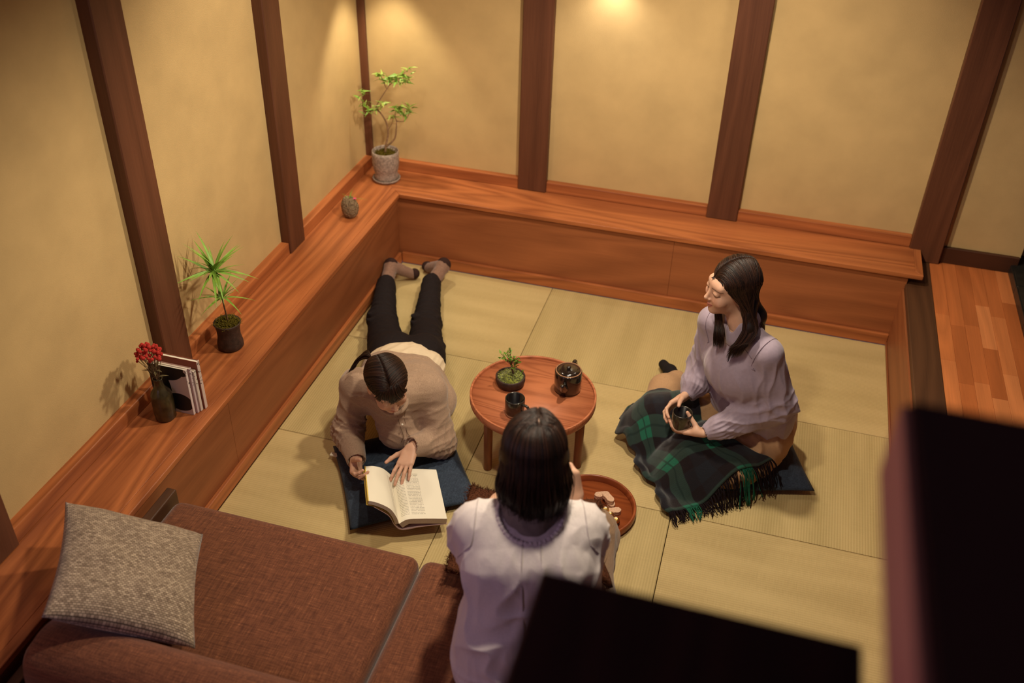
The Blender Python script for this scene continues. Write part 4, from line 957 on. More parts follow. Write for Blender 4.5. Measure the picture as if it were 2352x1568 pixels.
core.chain([L_['nk'] - (0, 0, .02), L_['sR'], L_['eR'], L_['wR'] * .9 + L_['eR'] * .1], (.045, .042, .034, .026), .02).chain([L_['nk'] - (0, 0, .02), L_['sL'], L_['eL'], L_['wL'] * .9 + L_['eL'] * .1], (.045, .042, .034, .026), .02)
hf_ = Field(HC - .17, HC + .17, .0020); head(hf_, HC, HR); hf_.cone(HC + HR @ A3(0, -.022, -.055), L_['nk'] - (0, -.01, .03), .047, .050, .03)
hands = Field((.36, -1.84, .04), (.72, -1.52, .25), .0021)
hands.cone(L_['eR'] * .25 + L_['wR'] * .75, L_['wR'], .027, .0225, .01); hands.cone(L_['eL'] * .25 + L_['wL'] * .75, L_['wL'], .026, .0215, .01)
hands.ell(L_['wR'] + unit(L_['wR'] - L_['eR']) * .006, (.023, .023, .02), .01); hands.ell(L_['wL'] + (-.004, -.01, -.002), (.022, .022, .018), .01)
# right hand grips the lifted pages: fingers under, thumb on top
tR, nR = hand(hands, L_['wR'] + (.006, -.012, .0), (.40, -.88, -.05), (.72, .30, .62), 'R', [(.55, .7, .4), (.6, .8, .4), (.65, .8, .4), (.7, .8, .4)], [(.55, .55, .55), (.75, .30, .75), (.72, .05, .80)])
# left hand rests on the page, fingers pointing to the reader's right edge
tL, nL = hand(hands, L_['wL'] + (-.006, -.012, -.002), (-.05, -.93, -.36), (-.02, -.36, -.93), 'L', [(.12, .30, .18), (.05, .22, .15), (.10, .22, .15), (.18, .22, .15)], [(.55, .80, .15), (.75, .62, .05), (.85, .50, .02)], spread=(.20, .05, -.06, -.16))
pcs = [hf_.mesh(), hands.mesh(), core.mesh()]; pcs = [(relax(p[0], p[1], 1), p[1]) for p in pcs]
tips = [(t, nR) for t in tR] + [(t, nL) for t in tL]
p1 = merge_body('person', pcs, [skin_colors(pcs[0][0], [(HC, HR, .95, -.6)]), skin_colors(pcs[1][0], (), tips), skin_colors(pcs[2][0])])
tag(p1, 'woman in a mocha brown top and black trousers lying prone reading a book', 'person')
f = Field((-.12, -1.28, -.005), (.72, -.15, .36), .006)
f.chain([L_['hR'], L_['kR'], L_['aR']], (.098, .066, .049), .03).chain([L_['hL'], L_['kL'], L_['aL']], (.098, .066, .049), .03)
f.ell((.350, -1.01, .165), (.098, .125, .085), .03).ell((.482, -.99, .165), (.098, .125, .085), .03).ell((.425, -1.08, .125), (.165, .12, .10), .03)
f.cut((.05, 0, .004), (0, 0, -1))
dirR = unit(L_['aR'] - L_['kR']); dirL = unit(L_['aL'] - L_['kL'])
f.cone(L_['aR'] + dirR * .035, L_['aR'] + dirR * .12, .043, .05, .006, True).cone(L_['aL'] + dirL * .035, L_['aL'] + dirL * .12, .043, .05, .006, True)
for a, b, r in ((A3(.10, -.70, .125), A3(.20, -.66, .13), .010), (A3(.31, -.66, .13), A3(.43, -.62, .125), .010), (A3(.12, -.76, .135), A3(.23, -.73, .14), .010), (A3(.33, -.72, .14), A3(.45, -.70, .13), .009), (A3(.47, -.80, .16), A3(.56, -.90, .17), .010)): f.cone(a, b, r, r * .7, .018)
tax = []
for h_, k_, a_, m_ in (('hR', 'kR', 'aR', 1), ('hL', 'kL', 'aL', -1)): tax += [(L_[h_], L_[k_], .085, .055, m_, .006, .25, 1.1), (L_[k_], L_[a_], .06, .045, m_, .0055, -.2, .5), (L_[k_], L_[a_], .055, .09, 2 * m_, .003, .4, 1.1)]
cloth('trousers', f, PANTS, p1, .002, (.45, 1.2, 1), 24, 3, 2, axes=tax)
f = Field((.18, -1.35, 0), (.76, -.94, .36), .006); f.ell((.440, -1.09, .148), (.182, .125, .118), .03, frame((-.25, 1, .0))).ell((.455, -1.17, .16), (.165, .10, .115), .03)
f.cut((.41, -1.005, .2), (-.12, .99, .12)); cloth('undershirt', f, CREAM, p1, .005, (1, .4, 1), 26, 8)
f = Field((.24, -1.75, .02), (.86, -1.0, .45), .0042)
f.chain([A3(.385, -1.15, .165), A3(.445, -1.36, .25), A3(.455, -1.43, .29)], (.104, .104, .080), .05).chain([A3(.510, -1.135, .165), A3(.595, -1.33, .25), A3(.610, -1.39, .29)], (.104, .104, .080), .05)
f.ell((.46, -1.16, .165), (.185, .10, .115), .04).chain([L_['sR'], L_['nk'] - (0, .0, .035), L_['sL']], (.062, .070, .062), .03)
f.ell((.60, -1.28, .14), (.135, .16, .085), .04).cone((.535, -1.44, .25), (.565, -1.485, .155), .10, .085, .04)
f.chain([L_['sR'], L_['eR'], L_['wR']], (.060, .060, .040), .035).chain([L_['sL'], L_['eL'], L_['wL']], (.060, .060, .043), .035)
uR = unit(L_['wR'] - L_['eR']); uL = unit(L_['wL'] - L_['eL'])
f.cut((.44, -1.128, .1), (-.10, .98, .14))
f.cone(L_['wR'] - uR * .012, L_['wR'] + uR * .09, .0325, .036, .003, True).cone(L_['wL'] - uL * .014, L_['wL'] + uL * .09, .0335, .036, .003, True); f.cut(L_['wR'] + uR * .004, uR) if False else None
f.ell(L_['nk'] + (.035, -.075, .025), (.055, .06, .05), .012, None, True)
pax = []
for q_, m_ in (('R', 3), ('L', -3)):
    sh, el, wr = L_['s' + q_], L_['e' + q_], L_['w' + q_]; pax += [(sh, el, .062, .060, m_, .0060, .15, 1.1), (el, wr, .056, .028, m_ * .6, .0055, -.2, .6), (sh, el, .062, .028, m_ * .4, .0045, .6, 1.2)]
pax += [(A3(.42, -1.08, .15), A3(.55, -1.46, .30), .13, .055, 5, .0038, .0, 1.0), (A3(.52, -1.40, .34), A3(.57, -1.50, .14), .10, .04, 6, .0035, .2, 1.1)]
cd = cloth('pullover', f, CARDI, p1, .0022, (.8, .9, 1), 15, 12, 2, axes=pax)
seam(f, [A3(.600, -1.553, .300), A3(.606, -1.575, .24), A3(.606, -1.572, .16)], cd, SEAM, .0013); seam(f, [A3(.634, -1.540, .300), A3(.640, -1.563, .24), A3(.640, -1.560, .16)], cd, SEAM, .0013)
V, F = tube(np.array(ring_pts(L_['nk'] + A3(.022, -.048, -.012), A3(.25, -.62, .75), .056, 48)), .0085, 8); mesh_obj('collar', V, F, CARDI, cd, True)
for w, u, r in ((L_['wR'], uR, .031), (L_['wL'], uL, .0325)): cuff_ring('shirt_cuff', w - u * .020, u, r, .026, .003, CREAM, p1)
bm = bmesh.new(); bmesh.ops.create_uvsphere(bm, u_segments=12, v_segments=8, radius=.0045); [setattr(v, 'co', v.co + Vector((.618, -1.572, .262))) for v in bm.verts]; bm_obj('button', bm, LABELW, cd, True)
for k, (a, u, sg) in enumerate(((L_['aR'], dirR, 1), (L_['aL'], dirL, -1))):
    he = a + A3(-.018 * sg, .125, .030); to = a + A3((.072 if sg > 0 else -.085), .185, -.034)
    f = Field(np.minimum(a, to) - .09, np.maximum(a, to) + .09, .004); f.cone(a + u * -.02, he - (0, .02, .004), .036, .034, .012).cone(he, to, .034, .026, .02).ell(he, (.034, .034, .036), .015)
    f.cut((0, 0, .004), (0, 0, -1)); sk = cloth('sock', f, SOCK, p1, .0012, (1, 1, 1), 60, 3)
    f = Field(he - .06, he + .06, .0035); f.ell(he + A3(-.004 * sg, .004, .006), (.0385, .034, .040), .004); f.cut(he - (0, .012, .012), (0, -1, -.5)); cloth('sock_heel', f, SOCKD, sk, .0)
    f = Field(to - .06, to + .06, .0035); f.ell(to + A3(.010 * sg, .006, .002), (.030, .030, .028), .004); f.cut(to + A3(.006 * sg, .0, 0), (-sg, -.6, 0)); f.cut((0, 0, .004), (0, 0, -1)); cloth('sock_toe', f, SOCKD, sk, .0)
# hair drawn back into a ponytail with a fringe
def hl(R, c, s=.95): return lambda x, y, z: np.array(c) + R @ (np.array((x, y, z), float) * s)
rs = np.random.RandomState(31); Q = hl(HR, HC); cap = Field(HC - .15, HC + .15, .004)
cap.ell(Q(0, -.020, .037), A3(.078, .096, .084) * .95, .01, HR).ell(Q(0, -.03, -.02), A3(.070, .080, .062) * .95, .02, HR); cap.ell(Q(0, .095, -.045), A3(.078, .070, .095) * .95, .012, HR, True)
for sg in (-1, 1): cap.ell(Q(sg * .078, .03, -.045), A3(.03, .045, .055) * .95, .012, HR, True)
tie = Q(.012, -.112, -.010); paths = []
for i in range(1500):
    sg = -1 if rs.rand() < .5 else 1; y0 = rs.uniform(-.095, .086) if rs.rand() < .72 else rs.uniform(.045, .088); lay = 1.0 + .05 * rs.rand(); e = []; phm = rs.uniform(.75, 1.45)
    for ph in np.linspace(.0, phm, 7):
        w = min(1, ph / 1.2); y = y0 * (1 - w) + ((-.050 + y0 * .55) if y0 < .045 else (-.025 + (y0 - .045) * 2.0)) * w; yy = np.clip((y + .022) / .100, -.985, .985); rad = math.sqrt(1 - yy * yy)
        e.append(A3(sg * .083 * rad * math.sin(ph) * lay + .012 * (1 - w), y, .037 + .089 * rad * math.cos(ph) * lay))
    p = e[-1]; t_ = ((tie - HC) @ HR) / .95
    for t in (.35, .65, .88):
        q = p * (1 - t) + t_ * t - A3(0, -.020, .030); k = math.sqrt((q[0] / .082) ** 2 + (q[1] / .100) ** 2 + (q[2] / .088) ** 2); e.append(A3(0, -.020, .030) + q * (1 + ((lay + .01) / max(k, .3) - 1) * (1 - t * t)))
    paths.append(spline([Q(*q) for q in e] + [tie], 18))
down = HR.T @ A3(0, 0, -1)
paths += lock([(tie, HR[:, 0] * .012, HR[:, 2] * .012), (tie + A3(-.045, .03, .012), A3(0, .016, 0), A3(0, 0, .012)), (tie + A3(-.085, .030, -.025), A3(.004, .020, 0), A3(0, 0, .010)), (tie + A3(-.110, .012, -.070), A3(.008, .022, 0), A3(.006, 0, .006))], 150, rs)
def onhead(x, y, z, lift):
    q = A3(x, y, z) - A3(0, -.016, .022); k = math.sqrt((q[0] / .078) ** 2 + (q[1] / .103) ** 2 + (q[2] / .095) ** 2); return A3(0, -.016, .022) + q * (lift / k)
for i in range(240):
    u = rs.uniform(-1, 1); l = 1.03 + .05 * rs.rand(); zb = rs.uniform(-.022, .022) - .030 * abs(u) ** 2; sw = .012 * rs.rand(); y0 = rs.uniform(.045, .075)
    pts = [onhead(.010 + u * .040, y0, .100, l - .015), onhead(.010 + u * .056 + sw, .080 - .01 * abs(u), .070, l), onhead(.006 + u * .072 + sw, .086 - .02 * abs(u), .035, l + .012), onhead(.002 + u * .084 + sw * .6, .082 - .04 * abs(u), zb, l + .006)]
    paths.append(spline([Q(*p) for p in pts], 12))
hair_obj('hair', cap, paths, .0014, p1, 2)
# ------------------------------------------------------------------ the open book in her hands
ob = empty('open_book', (.74, -1.78, .06)); tag(ob, 'thick open book with cream pages held above the navy cushion', 'book')
def sheet(name, e0, e1, th, mat, parent, uvflip=False, n=22, m=18, under=None):
    """page block between two edge curves (bottom and top), with thickness"""
    a = spline(e0, n); b = spline(e1, n); t = np.linspace(0, 1, m)[None, :, None]; top = a[:, None] * (1 - t) + b[:, None] * t
    du = np.gradient(top, axis=0); dv = np.gradient(top, axis=1); N = np.cross(du, dv); N /= np.linalg.norm(N, axis=2, keepdims=True) + 1e-9
    if N[..., 2].mean() < 0: N = -N
    thk = np.asarray(th); thk = np.broadcast_to(thk.reshape(-1, 1, 1) if thk.ndim else thk, (n, m, 1)); bot = top - N * thk
    V = np.concatenate([top.reshape(-1, 3), bot.reshape(-1, 3)]); idx = np.arange(n * m).reshape(n, m); F = []; E = []
    for i in range(n - 1):
        for j in range(m - 1): F.append((idx[i, j], idx[i + 1, j], idx[i + 1, j + 1], idx[i, j + 1]))
    K = n * m
    U = np.repeat(np.linspace(0, 1, n), m); Vv = np.tile(np.linspace(0, 1, m), n); uv = np.stack([U, Vv], 1)
    o = mesh_obj(name, V[:K], F, mat, parent, True, uv=uv)
    rim = [idx[i, 0] for i in range(n)] + [idx[n - 1, j] for j in range(1, m)] + [idx[i, m - 1] for i in range(n - 2, -1, -1)] + [idx[0, j] for j in range(m - 2, 0, -1)]
    F2 = [(rim[i], rim[(i + 1) % len(rim)], rim[(i + 1) % len(rim)] + K, rim[i] + K) for i in range(len(rim))] + [tuple(x + K for x in q[::-1]) for q in F]
    mesh_obj('page_edges', V, F2, under or PAPEREDGE, parent, False); return top, bot
RB = [(.728, -1.912, .078), (.755, -1.897, .094), (.80, -1.878, .094), (.893, -1.837, .082)]; RT = [(.598, -1.672, .078), (.620, -1.655, .096), (.665, -1.638, .098), (.766, -1.600, .088)]
sheet('right_pages', RB, RT, .026, PAGE_R, ob)
LB_ = [(.728, -1.912, .080), (.722, -1.918, .118), (.702, -1.928, .165), (.655, -1.945, .200), (.632, -1.952, .206)]; LT_ = [(.598, -1.672, .080), (.588, -1.680, .100), (.572, -1.690, .122), (.540, -1.706, .138), (.515, -1.716, .138)]
sheet('left_pages', LB_[::-1], LT_[::-1], .014, PAGE_L, ob)
off = A3(-.010, -.004, -.019)
sheet('flyleaf', [A3(*p) + off * (1, 1, 1) for p in LB_[::-1]], [A3(*p) + off for p in LT_[::-1]], .001, YELLOWP, ob, under=YELLOWP)
V, F = cat([tube(spline([A3(*LB_[-1]) + (-.002, -.001, 0), A3(*LT_[-1]) + (-.002, -.001, 0)], 6), .0022, 6)]); mesh_obj('fore_edge', V, F, YELLOWP, ob, True)
sheet('cover', [(.893, -1.838, .056), (.80, -1.880, .053), (.735, -1.912, .050), (.716, -1.922, .078), (.700, -1.932, .130), (.650, -1.950, .180)], [(.766, -1.601, .060), (.665, -1.640, .055), (.602, -1.672, .052), (.584, -1.682, .078), (.565, -1.694, .105), (.530, -1.712, .118)], .002, COVERP, ob, under=COVERP)
# ================================================================== person 2: seated in the lilac blouse, cup in both hands
G = dict(pe=A3(1.955, -1.02, .15), wa=A3(1.930, -1.05, .30), ch=A3(1.872, -1.105, .52), nk=A3(1.838, -1.130, .715), sL=A3(1.946, -1.205, .655), sR=A3(1.722, -1.048, .655), eL=A3(2.022, -1.175, .410), wL=A3(1.790, -1.268, .285), eR=A3(1.722, -.985, .400), wR=A3(1.678, -1.085, .312), kR=A3(1.555, -1.045, .105), kL=A3(1.740, -1.225, .110))
SC = A3(1.772, -1.135, .868); SR = frame((-.86, -.50, -.06), roll=.10); cupc = A3(*CUP) + (0, 0, .045)
core = Field((1.40, -1.45, .0), (2.2, -.55, .80), .008)
core.chain([G['pe'], G['wa'], G['ch'], G['nk'] - (0, 0, .05)], (.095, .078, .075, .05), .04).chain([G['sL'], G['nk'] - (0, 0, .05), G['sR']], (.042, .05, .042), .03)
core.chain([G['sL'], G['eL'], G['wL'] * .9 + G['eL'] * .1], (.042, .034, .026), .02).chain([G['sR'], G['eR'], G['wR'] * .9 + G['eR'] * .1], (.042, .034, .026), .02)
core.chain([A3(1.90, -.96, .14), G['kR'], A3(1.60, -.68, .05)], (.08, .05, .035), .03).chain([A3(1.97, -1.09, .14), G['kL'], A3(1.86, -.98, .06)], (.08, .05, .035), .03)
hf_ = Field(SC - .17, SC + .17, .0018); head(hf_, SC, SR, smile=True); hf_.cone(SC + SR @ A3(0, -.022, -.055), G['nk'] - (-.005, 0, .045), .046, .052, .03)
hands = Field((1.55, -1.38, .19), (1.86, -1.02, .40), .0020)
hands.cone(G['eL'] * .25 + G['wL'] * .75, G['wL'], .026, .0215, .01); hands.cone(G['eR'] * .25 + G['wR'] * .75, G['wR'], .026, .0215, .01)
# left hand: palm up under the cup, thumb along its side; right hand: wrapped round the far side
wl = G['wL'] + A3(-.018, -.004, -.012); wr = G['wR'] + A3(-.012, -.020, -.006)
hands.ell(G['wL'] + (-.008, 0, -.006), (.020, .020, .017), .01); hands.ell(G['wR'] + (-.006, -.008, -.002), (.020, .021, .018), .01)
tL, nL = hand(hands, wl, (-.94, .22, -.24), (-.28, .30, .91), 'L', [(.15, .55, .45), (.10, .55, .45), (.10, .55, .45), (.15, .5, .4)], [(.62, -.30, .72), (.60, -.10, .80), (.50, .10, .86)], spread=(.02, .0, -.02, -.06))
tR, nR = hand(hands, wr, (-.66, -.70, -.26), (.62, -.66, -.42), 'R', [(.30, .70, .35), (.30, .70, .35), (.32, .65, .35), (.40, .65, .3)], [(.60, .75, .25), (.72, .55, .35), (.70, .35, .55)], spread=(.12, .03, -.06, -.14))
pcs = [hf_.mesh(), hands.mesh(), core.mesh()]; pcs = [(relax(p[0], p[1], 1), p[1]) for p in pcs]
tips = [(t, nL) for t in tL] + [(t, nR) for t in tR]
p2 = merge_body('person', pcs, [skin_colors(pcs[0][0], [(SC, SR, .95, 1.0)]), skin_colors(pcs[1][0], (), tips), skin_colors(pcs[2][0])])
tag(p2, 'smiling woman in a lilac blouse and tan skirt sitting with a cup', 'person')
rt = A3(-.8, .6, 0)
f = Field((1.50, -1.45, .14), (2.20, -.82, .80), .0040)
for sg in (-1, 1):
    f.chain([G['wa'] + rt * .062 * sg + (.02, .015, -.06), G['wa'] + rt * .064 * sg, G['ch'] + rt * .056 * sg, G['ch'] + rt * .060 * sg + A3(-.014, -.010, .085)], (.108, .102, .090, .064), .06)
f.chain([G['sL'] + (0, 0, .004), G['nk'] - (0, 0, .030), G['sR'] + (0, 0, .004)], (.044, .054, .044), .05)
f.ell(G['ch'] + A3(-.035, -.048, -.02), (.12, .085, .11), .06, frame((-.6, -.8, 0)))
f.chain([G['sL'] - (0, 0, .01), G['eL'], G['wL'] + unit(G['eL'] - G['wL']) * .035], (.047, .060, .048), .05).chain([G['sR'] - (0, 0, .01), G['eR'], G['wR'] + unit(G['eR'] - G['wR']) * .035], (.047, .060, .048), .05)
f.cone(G['wL'] + unit(G['eL'] - G['wL']) * .035, G['wL'] - unit(G['eL'] - G['wL']) * .004, .034, .0335, .012).cone(G['wR'] + unit(G['eR'] - G['wR']) * .035, G['wR'] - unit(G['eR'] - G['wR']) * .004, .034, .0335, .012)
f.ell(G['eL'] * .45 + G['wL'] * .55 + (0, 0, -.012), (.058, .052, .050), .03).ell(G['eR'] * .5 + G['wR'] * .5 + (0, 0, -.012), (.052, .052, .046), .03)
fwd = A3(-.6, -.8, 0); cb = lambda u, v, z: G['wa'] * (1 - (z - .30) / .22) + G['ch'] * ((z - .30) / .22) + rt * u + fwd * v + A3(0, 0, 0)
f.cut(A3(1.95, -1.05, .195), (0, 0, -1)); f.ell(G['nk'] + A3(-.025, -.035, .035), (.056, .058, .070), .008, None, True)
f.cone(G['wL'] + unit(G['eL'] - G['wL']) * .012, G['wL'] - unit(G['eL'] - G['wL']) * .06, .0245, .027, .002, True).cone(G['wR'] + unit(G['eR'] - G['wR']) * .012, G['wR'] - unit(G['eR'] - G['wR']) * .06, .0245, .027, .002, True)
rw = np.random.RandomState(24)
bax = [(G['pe'], G['ch'] + A3(0, 0, .1), .14, .40, 17, .0050, .10, .95), (G['pe'], G['ch'], .14, .16, 6, .0040, .1, .8)]
for e_, s_2, w_, m_ in (('eL', 'sL', 'wL', -7), ('eR', 'sR', 'wR', 7)): bax += [(G[s_2], G[e_], .058, .22, m_, .0070, .1, 1.1), (G[s_2], G[e_], .058, .040, m_ * .3, .0040, .75, 1.2), (G[e_], G[w_], .058, .16, m_, .0065, -.1, .85), (G[e_], G[w_], .05, .30, 19, .0045, .6, .95)]
bl = cloth('blouse', f, LILAC, p2, .0016, (1, 1, .28), 26, 40, 2, axes=bax)
for q_ in ('L', 'R'): seam(f, ring_pts(G['s' + q_] * .88 + (G['nk'] - (0, 0, .07)) * .12 - (0, 0, .012), G['s' + q_] - G['nk'] + (0, 0, .03), .070), bl, SEAML, .0013, closed=True)
seam(f, [G['sL'] * .8 + G['nk'] * .2 + fwd * .05 - (0, 0, .03), G['sL'] * .5 + G['nk'] * .5 + fwd * .06 - (0, 0, .03), G['sL'] * .3 + G['nk'] * .7 + fwd * .06 - (0, 0, .02)], bl, SEAML, .0013, 30)
# stand collar
f = Field(G['nk'] - .12, G['nk'] + .12, .0026); ax = unit(SC - G['nk'] + (0, 0, .05)); f.cone(G['nk'] - (0, 0, .045), G['nk'] + ax * .012, .071, .066, .004); f.cone(G['nk'] - (0, 0, .06), G['nk'] + ax * .06, .062, .0565, .002, True); f.cone(G['nk'] + fwd * .055 + (0, 0, .06), G['nk'] + fwd * .085 + (0, 0, -.035), .030, .004, .004, True); cloth('collar', f, LILAC, bl, 0)
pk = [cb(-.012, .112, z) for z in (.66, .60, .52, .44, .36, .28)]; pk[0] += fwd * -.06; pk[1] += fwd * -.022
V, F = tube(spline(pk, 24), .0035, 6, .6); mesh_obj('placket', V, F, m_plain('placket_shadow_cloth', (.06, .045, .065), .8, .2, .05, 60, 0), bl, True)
f = Field((1.40, -1.50, .03), (2.25, -.55, .38), .006)
f.ell((1.955, -1.02, .185), (.175, .17, .125), .04).cone((1.955, -1.02, .19), G['wa'] - (0, 0, .03), .12, .105, .03)
f.chain([A3(1.90, -.955, .155), G['kR'] + (0, 0, .015)], (.115, .088), .04).chain([A3(1.965, -1.10, .155), G['kL'] + (0, 0, .01)], (.125, .095), .04).chain([G['kR'], A3(1.560, -.80, .085), A3(1.600, -.705, .070)], (.085, .066, .052), .03)
f.chain([A3(1.965, -1.10, .14), A3(1.880, -1.225, .10), G['kL']], (.13, .105, .085), .04).ell((1.90, -1.18, .10), (.15, .11, .075), .04)
f.cut((0, 0, .055), (0, 0, -1)); sax = [(A3(1.93, -1.03, .30), A3(1.99, -1.14, .05), .17, .25, 9, .011, .0, 1.1), (A3(1.95, -1.05, .2), G['kL'], .12, .11, 6, .008, .0, .9), (A3(1.90, -.96, .16), G['kR'], .11, .11, 6, .007, .0, .9)]
SKF = f; cloth('skirt', f, KHAKI, p2, .002, (1.0, 1.0, .35), 15, 50, 2, axes=sax)
f = Field((1.48, -.80, .0), (1.70, -.50, .12), .004); f.cone((1.625, -.735, .058), (1.560, -.600, .045), .034, .030, .01).cone((1.56, -.60, .042), (1.520, -.545, .036), .029, .022, .015); cloth('sock', f, BLACKSOCK, p2, .001, sc=60)
# hair: middle part, long, lying on the chest
rs = np.random.RandomState(77); Q = hl(SR, SC); iq = lambda p: ((p - SC) @ SR) / .95; cap = Field(SC - .32, SC + .20, .0045)
cap.ell(Q(0, -.022, .037), A3(.078, .096, .084) * .95, .01, SR).ell(Q(0, -.048, -.045), A3(.062, .054, .075) * .95, .03, SR); cap.ell(Q(0, .100, -.040), A3(.066, .072, .098) * .95, .010, SR, True)
for sg in (-1, 1): cap.ell(Q(sg * .062, .062, -.060), A3(.040, .045, .058) * .95, .010, SR, True)
cap.chain([Q(-.050, -.060, -.05), A3(1.848, -1.178, .80), A3(1.864, -1.198, .745), A3(1.845, -1.222, .70)], (.034, .026, .026, .012), .02)
cap.chain([Q(0, -.075, -.06), A3(1.885, -1.10, .74), A3(1.915, -1.075, .66)], (.036, .028, .010), .03)
paths = []
for i in range(1700):
    sg = -1 if rs.rand() < .62 else 1; y0 = rs.uniform(-.090, .088) if rs.rand() < .75 else rs.uniform(.04, .09); y1 = (-.045 + (y0 + .03) * .62 if y0 < .045 else .002 + (y0 - .045) * 1.2) + rs.normal() * .005; phe = rs.uniform(1.15, 1.6); lay = 1.005 + .05 * rs.rand()
    top = A3(sg * .002 + .010, y0, 0); e = []
    for ph in np.linspace(.0, phe, 9):
        w = min(1, ph / 1.2); y = y0 * (1 - w) + y1 * w
        yy = np.clip((y + .022) / .100, -.98, .98); rad = math.sqrt(1 - yy * yy); e.append(A3(sg * .083 * rad * math.sin(ph) * lay + .010 * (1 - w), y, .037 + .089 * rad * math.cos(ph) * lay))
    pts = [Q(*p) for p in e]
    u = rs.uniform(-1, 1); v = rs.uniform(-1, 1)
    if sg < 0:
        if y1 > -.060: tail = [A3(1.848 + u * .018, -1.188 + v * .018, .800), A3(1.866 + u * .026, -1.208 + v * .018, .745), A3(1.848 + u * .026, -1.228 + v * .012, .700 + u * .008), A3(1.822 + u * .026, -1.242 + v * .008, .655 + rs.uniform(-.03, .03) + u * .015)]
        else: tail = [Q(-.050 + u * .016, -.078 + v * .012, -.09), A3(1.880 + u * .02, -1.135 + v * .02, .74), A3(1.900 + u * .022, -1.125 + v * .028, .675)]
    else: tail = [Q(.066 + u * .008, -.02 + v * .02, -.085), Q(.072 + u * .01, .004 + v * .02, -.135), A3(1.752 + u * .018, -1.172 + v * .012, .705), A3(1.762 + u * .02, -1.195 + v * .01, .655 + rs.uniform(-.03, .02))]
    paths.append(spline(pts + tail, 24))
hair_obj('hair', cap, paths, .0015, p2, 4)

# ================================================================== tartan blanket over her knees
def capsule_top(x, y, a, b, ra, rb, slope=1.3):
    ab = b[:2] - a[:2]; t = np.clip(((x - a[0]) * ab[0] + (y - a[1]) * ab[1]) / (ab @ ab), 0, 1); zc = a[2] + (b[2] - a[2]) * t; r = ra + (rb - ra) * t
    d = np.hypot(x - a[0] - ab[0] * t, y - a[1] - ab[1] * t); k = .78 * r; e = np.sqrt(np.maximum(r * r - np.minimum(d, k) ** 2, 1e-9)); return zc + e - np.maximum(d - k, 0) * slope
def smax(L, k=.02):
    o = L[0]
    for q in L[1:]: t = np.clip(.5 + .5 * (o - q) / k, 0, 1); o = q * (1 - t) + o * t + k * t * (1 - t)
    return o
Lc = spline([(1.445, -.960, 0), (1.398, -1.045, 0), (1.475, -1.185, 0), (1.580, -1.340, 0), (1.690, -1.500, 0)], 90)[:, :2]; Rc = spline([(1.672, -.905, 0), (1.715, -1.020, 0), (1.775, -1.145, 0), (1.905, -1.245, 0), (2.045, -1.230, 0)], 90)[:, :2]
ns, nt = 70, 90; s_ = np.linspace(0, 1, ns); BX = Lc[:, None, 0] * (1 - s_) + Rc[:, None, 0] * s_; BY = Lc[:, None, 1] * (1 - s_) + Rc[:, None, 1] * s_
tt = np.linspace(0, 1, nt)[:, None] + 0 * s_
fl_ = np.stack([BX.ravel(), BY.ravel(), 0 * BX.ravel()], 1); rump = (nz(fl_, 11, 3) * .007 + nz(fl_, 26, 6) * .004).reshape(nt, ns)
edge = .030 * np.exp(-((s_[None] - .035) / .045) ** 2) * (1 + .5 * np.sin(tt * 23))
BX2, BY2 = BX.copy(), BY.copy(); wv = .014 * np.sin(tt * 21 + 1.0) + .008 * np.sin(tt * 47); dec = np.exp(-s_[None] / .22); BX2 -= wv * dec * .8; BY2 -= wv * dec * .4
gx = np.arange(1.30, 2.20, .008); gy = np.arange(-1.60, -.80, .008); GZ = np.full((len(gx), len(gy)), .010)
zt = np.where((SKF.d < 0).any(2), SKF.lo[2] + SKF.h * (SKF.n[2] - 1 - np.argmax((SKF.d < 0)[:, :, ::-1], axis=2)), .010)
ix = np.round((gx - SKF.lo[0]) / SKF.h).astype(int); iy = np.round((gy - SKF.lo[1]) / SKF.h).astype(int)
okx = (ix >= 0) & (ix < SKF.n[0]); oky = (iy >= 0) & (iy < SKF.n[1]); GZ[np.ix_(okx, oky)] = zt[np.ix_(ix[okx], iy[oky])]
GX, GY = np.meshgrid(gx, gy, indexing='ij'); cx_, cy_ = unit(A3(-.156, .449, 0))[:2], None
GZ = np.maximum(GZ, np.where(((GX - 1.913) * .945 + (GY + 1.055) * .328 < .245) & ((GX - 1.913) * .945 + (GY + 1.055) * .328 > -.245) & (np.abs((GX - 1.913) * -.328 + (GY + 1.055) * .945) < .245), .062, .010))
for _ in range(30):
    Z2 = GZ.copy()
    for dx, dy, st_ in ((1, 0, 1), (-1, 0, 1), (0, 1, 1), (0, -1, 1), (1, 1, 1.414), (1, -1, 1.414), (-1, 1, 1.414), (-1, -1, 1.414)): Z2 = np.maximum(Z2, np.roll(np.roll(GZ, dx, 0), dy, 1) - .0135 * st_)
    GZ = Z2
for _ in range(3): GZ = (GZ + np.roll(GZ, 1, 0) + np.roll(GZ, -1, 0) + np.roll(GZ, 1, 1) + np.roll(GZ, -1, 1)) / 5
def gz(x, y):
    fx = np.clip((x - gx[0]) / .008, 0, len(gx) - 2); fy = np.clip((y - gy[0]) / .008, 0, len(gy) - 2); i = fx.astype(int); j = fy.astype(int); a = fx - i; b = fy - j
    return GZ[i, j] * (1 - a) * (1 - b) + GZ[i + 1, j] * a * (1 - b) + GZ[i, j + 1] * (1 - a) * b + GZ[i + 1, j + 1] * a * b
hz = gz(BX2, BY2)
BZ = np.maximum(hz + .014 + np.abs(rump) * np.clip(hz / .10, .5, 1) + edge * .5, .012)
V = np.stack([BX2, BY2, BZ], -1).reshape(-1, 3); idx = np.arange(nt * ns).reshape(nt, ns); F = [(idx[i, j], idx[i, j + 1], idx[i + 1, j + 1], idx[i + 1, j]) for i in range(nt - 1) for j in range(ns - 1)]
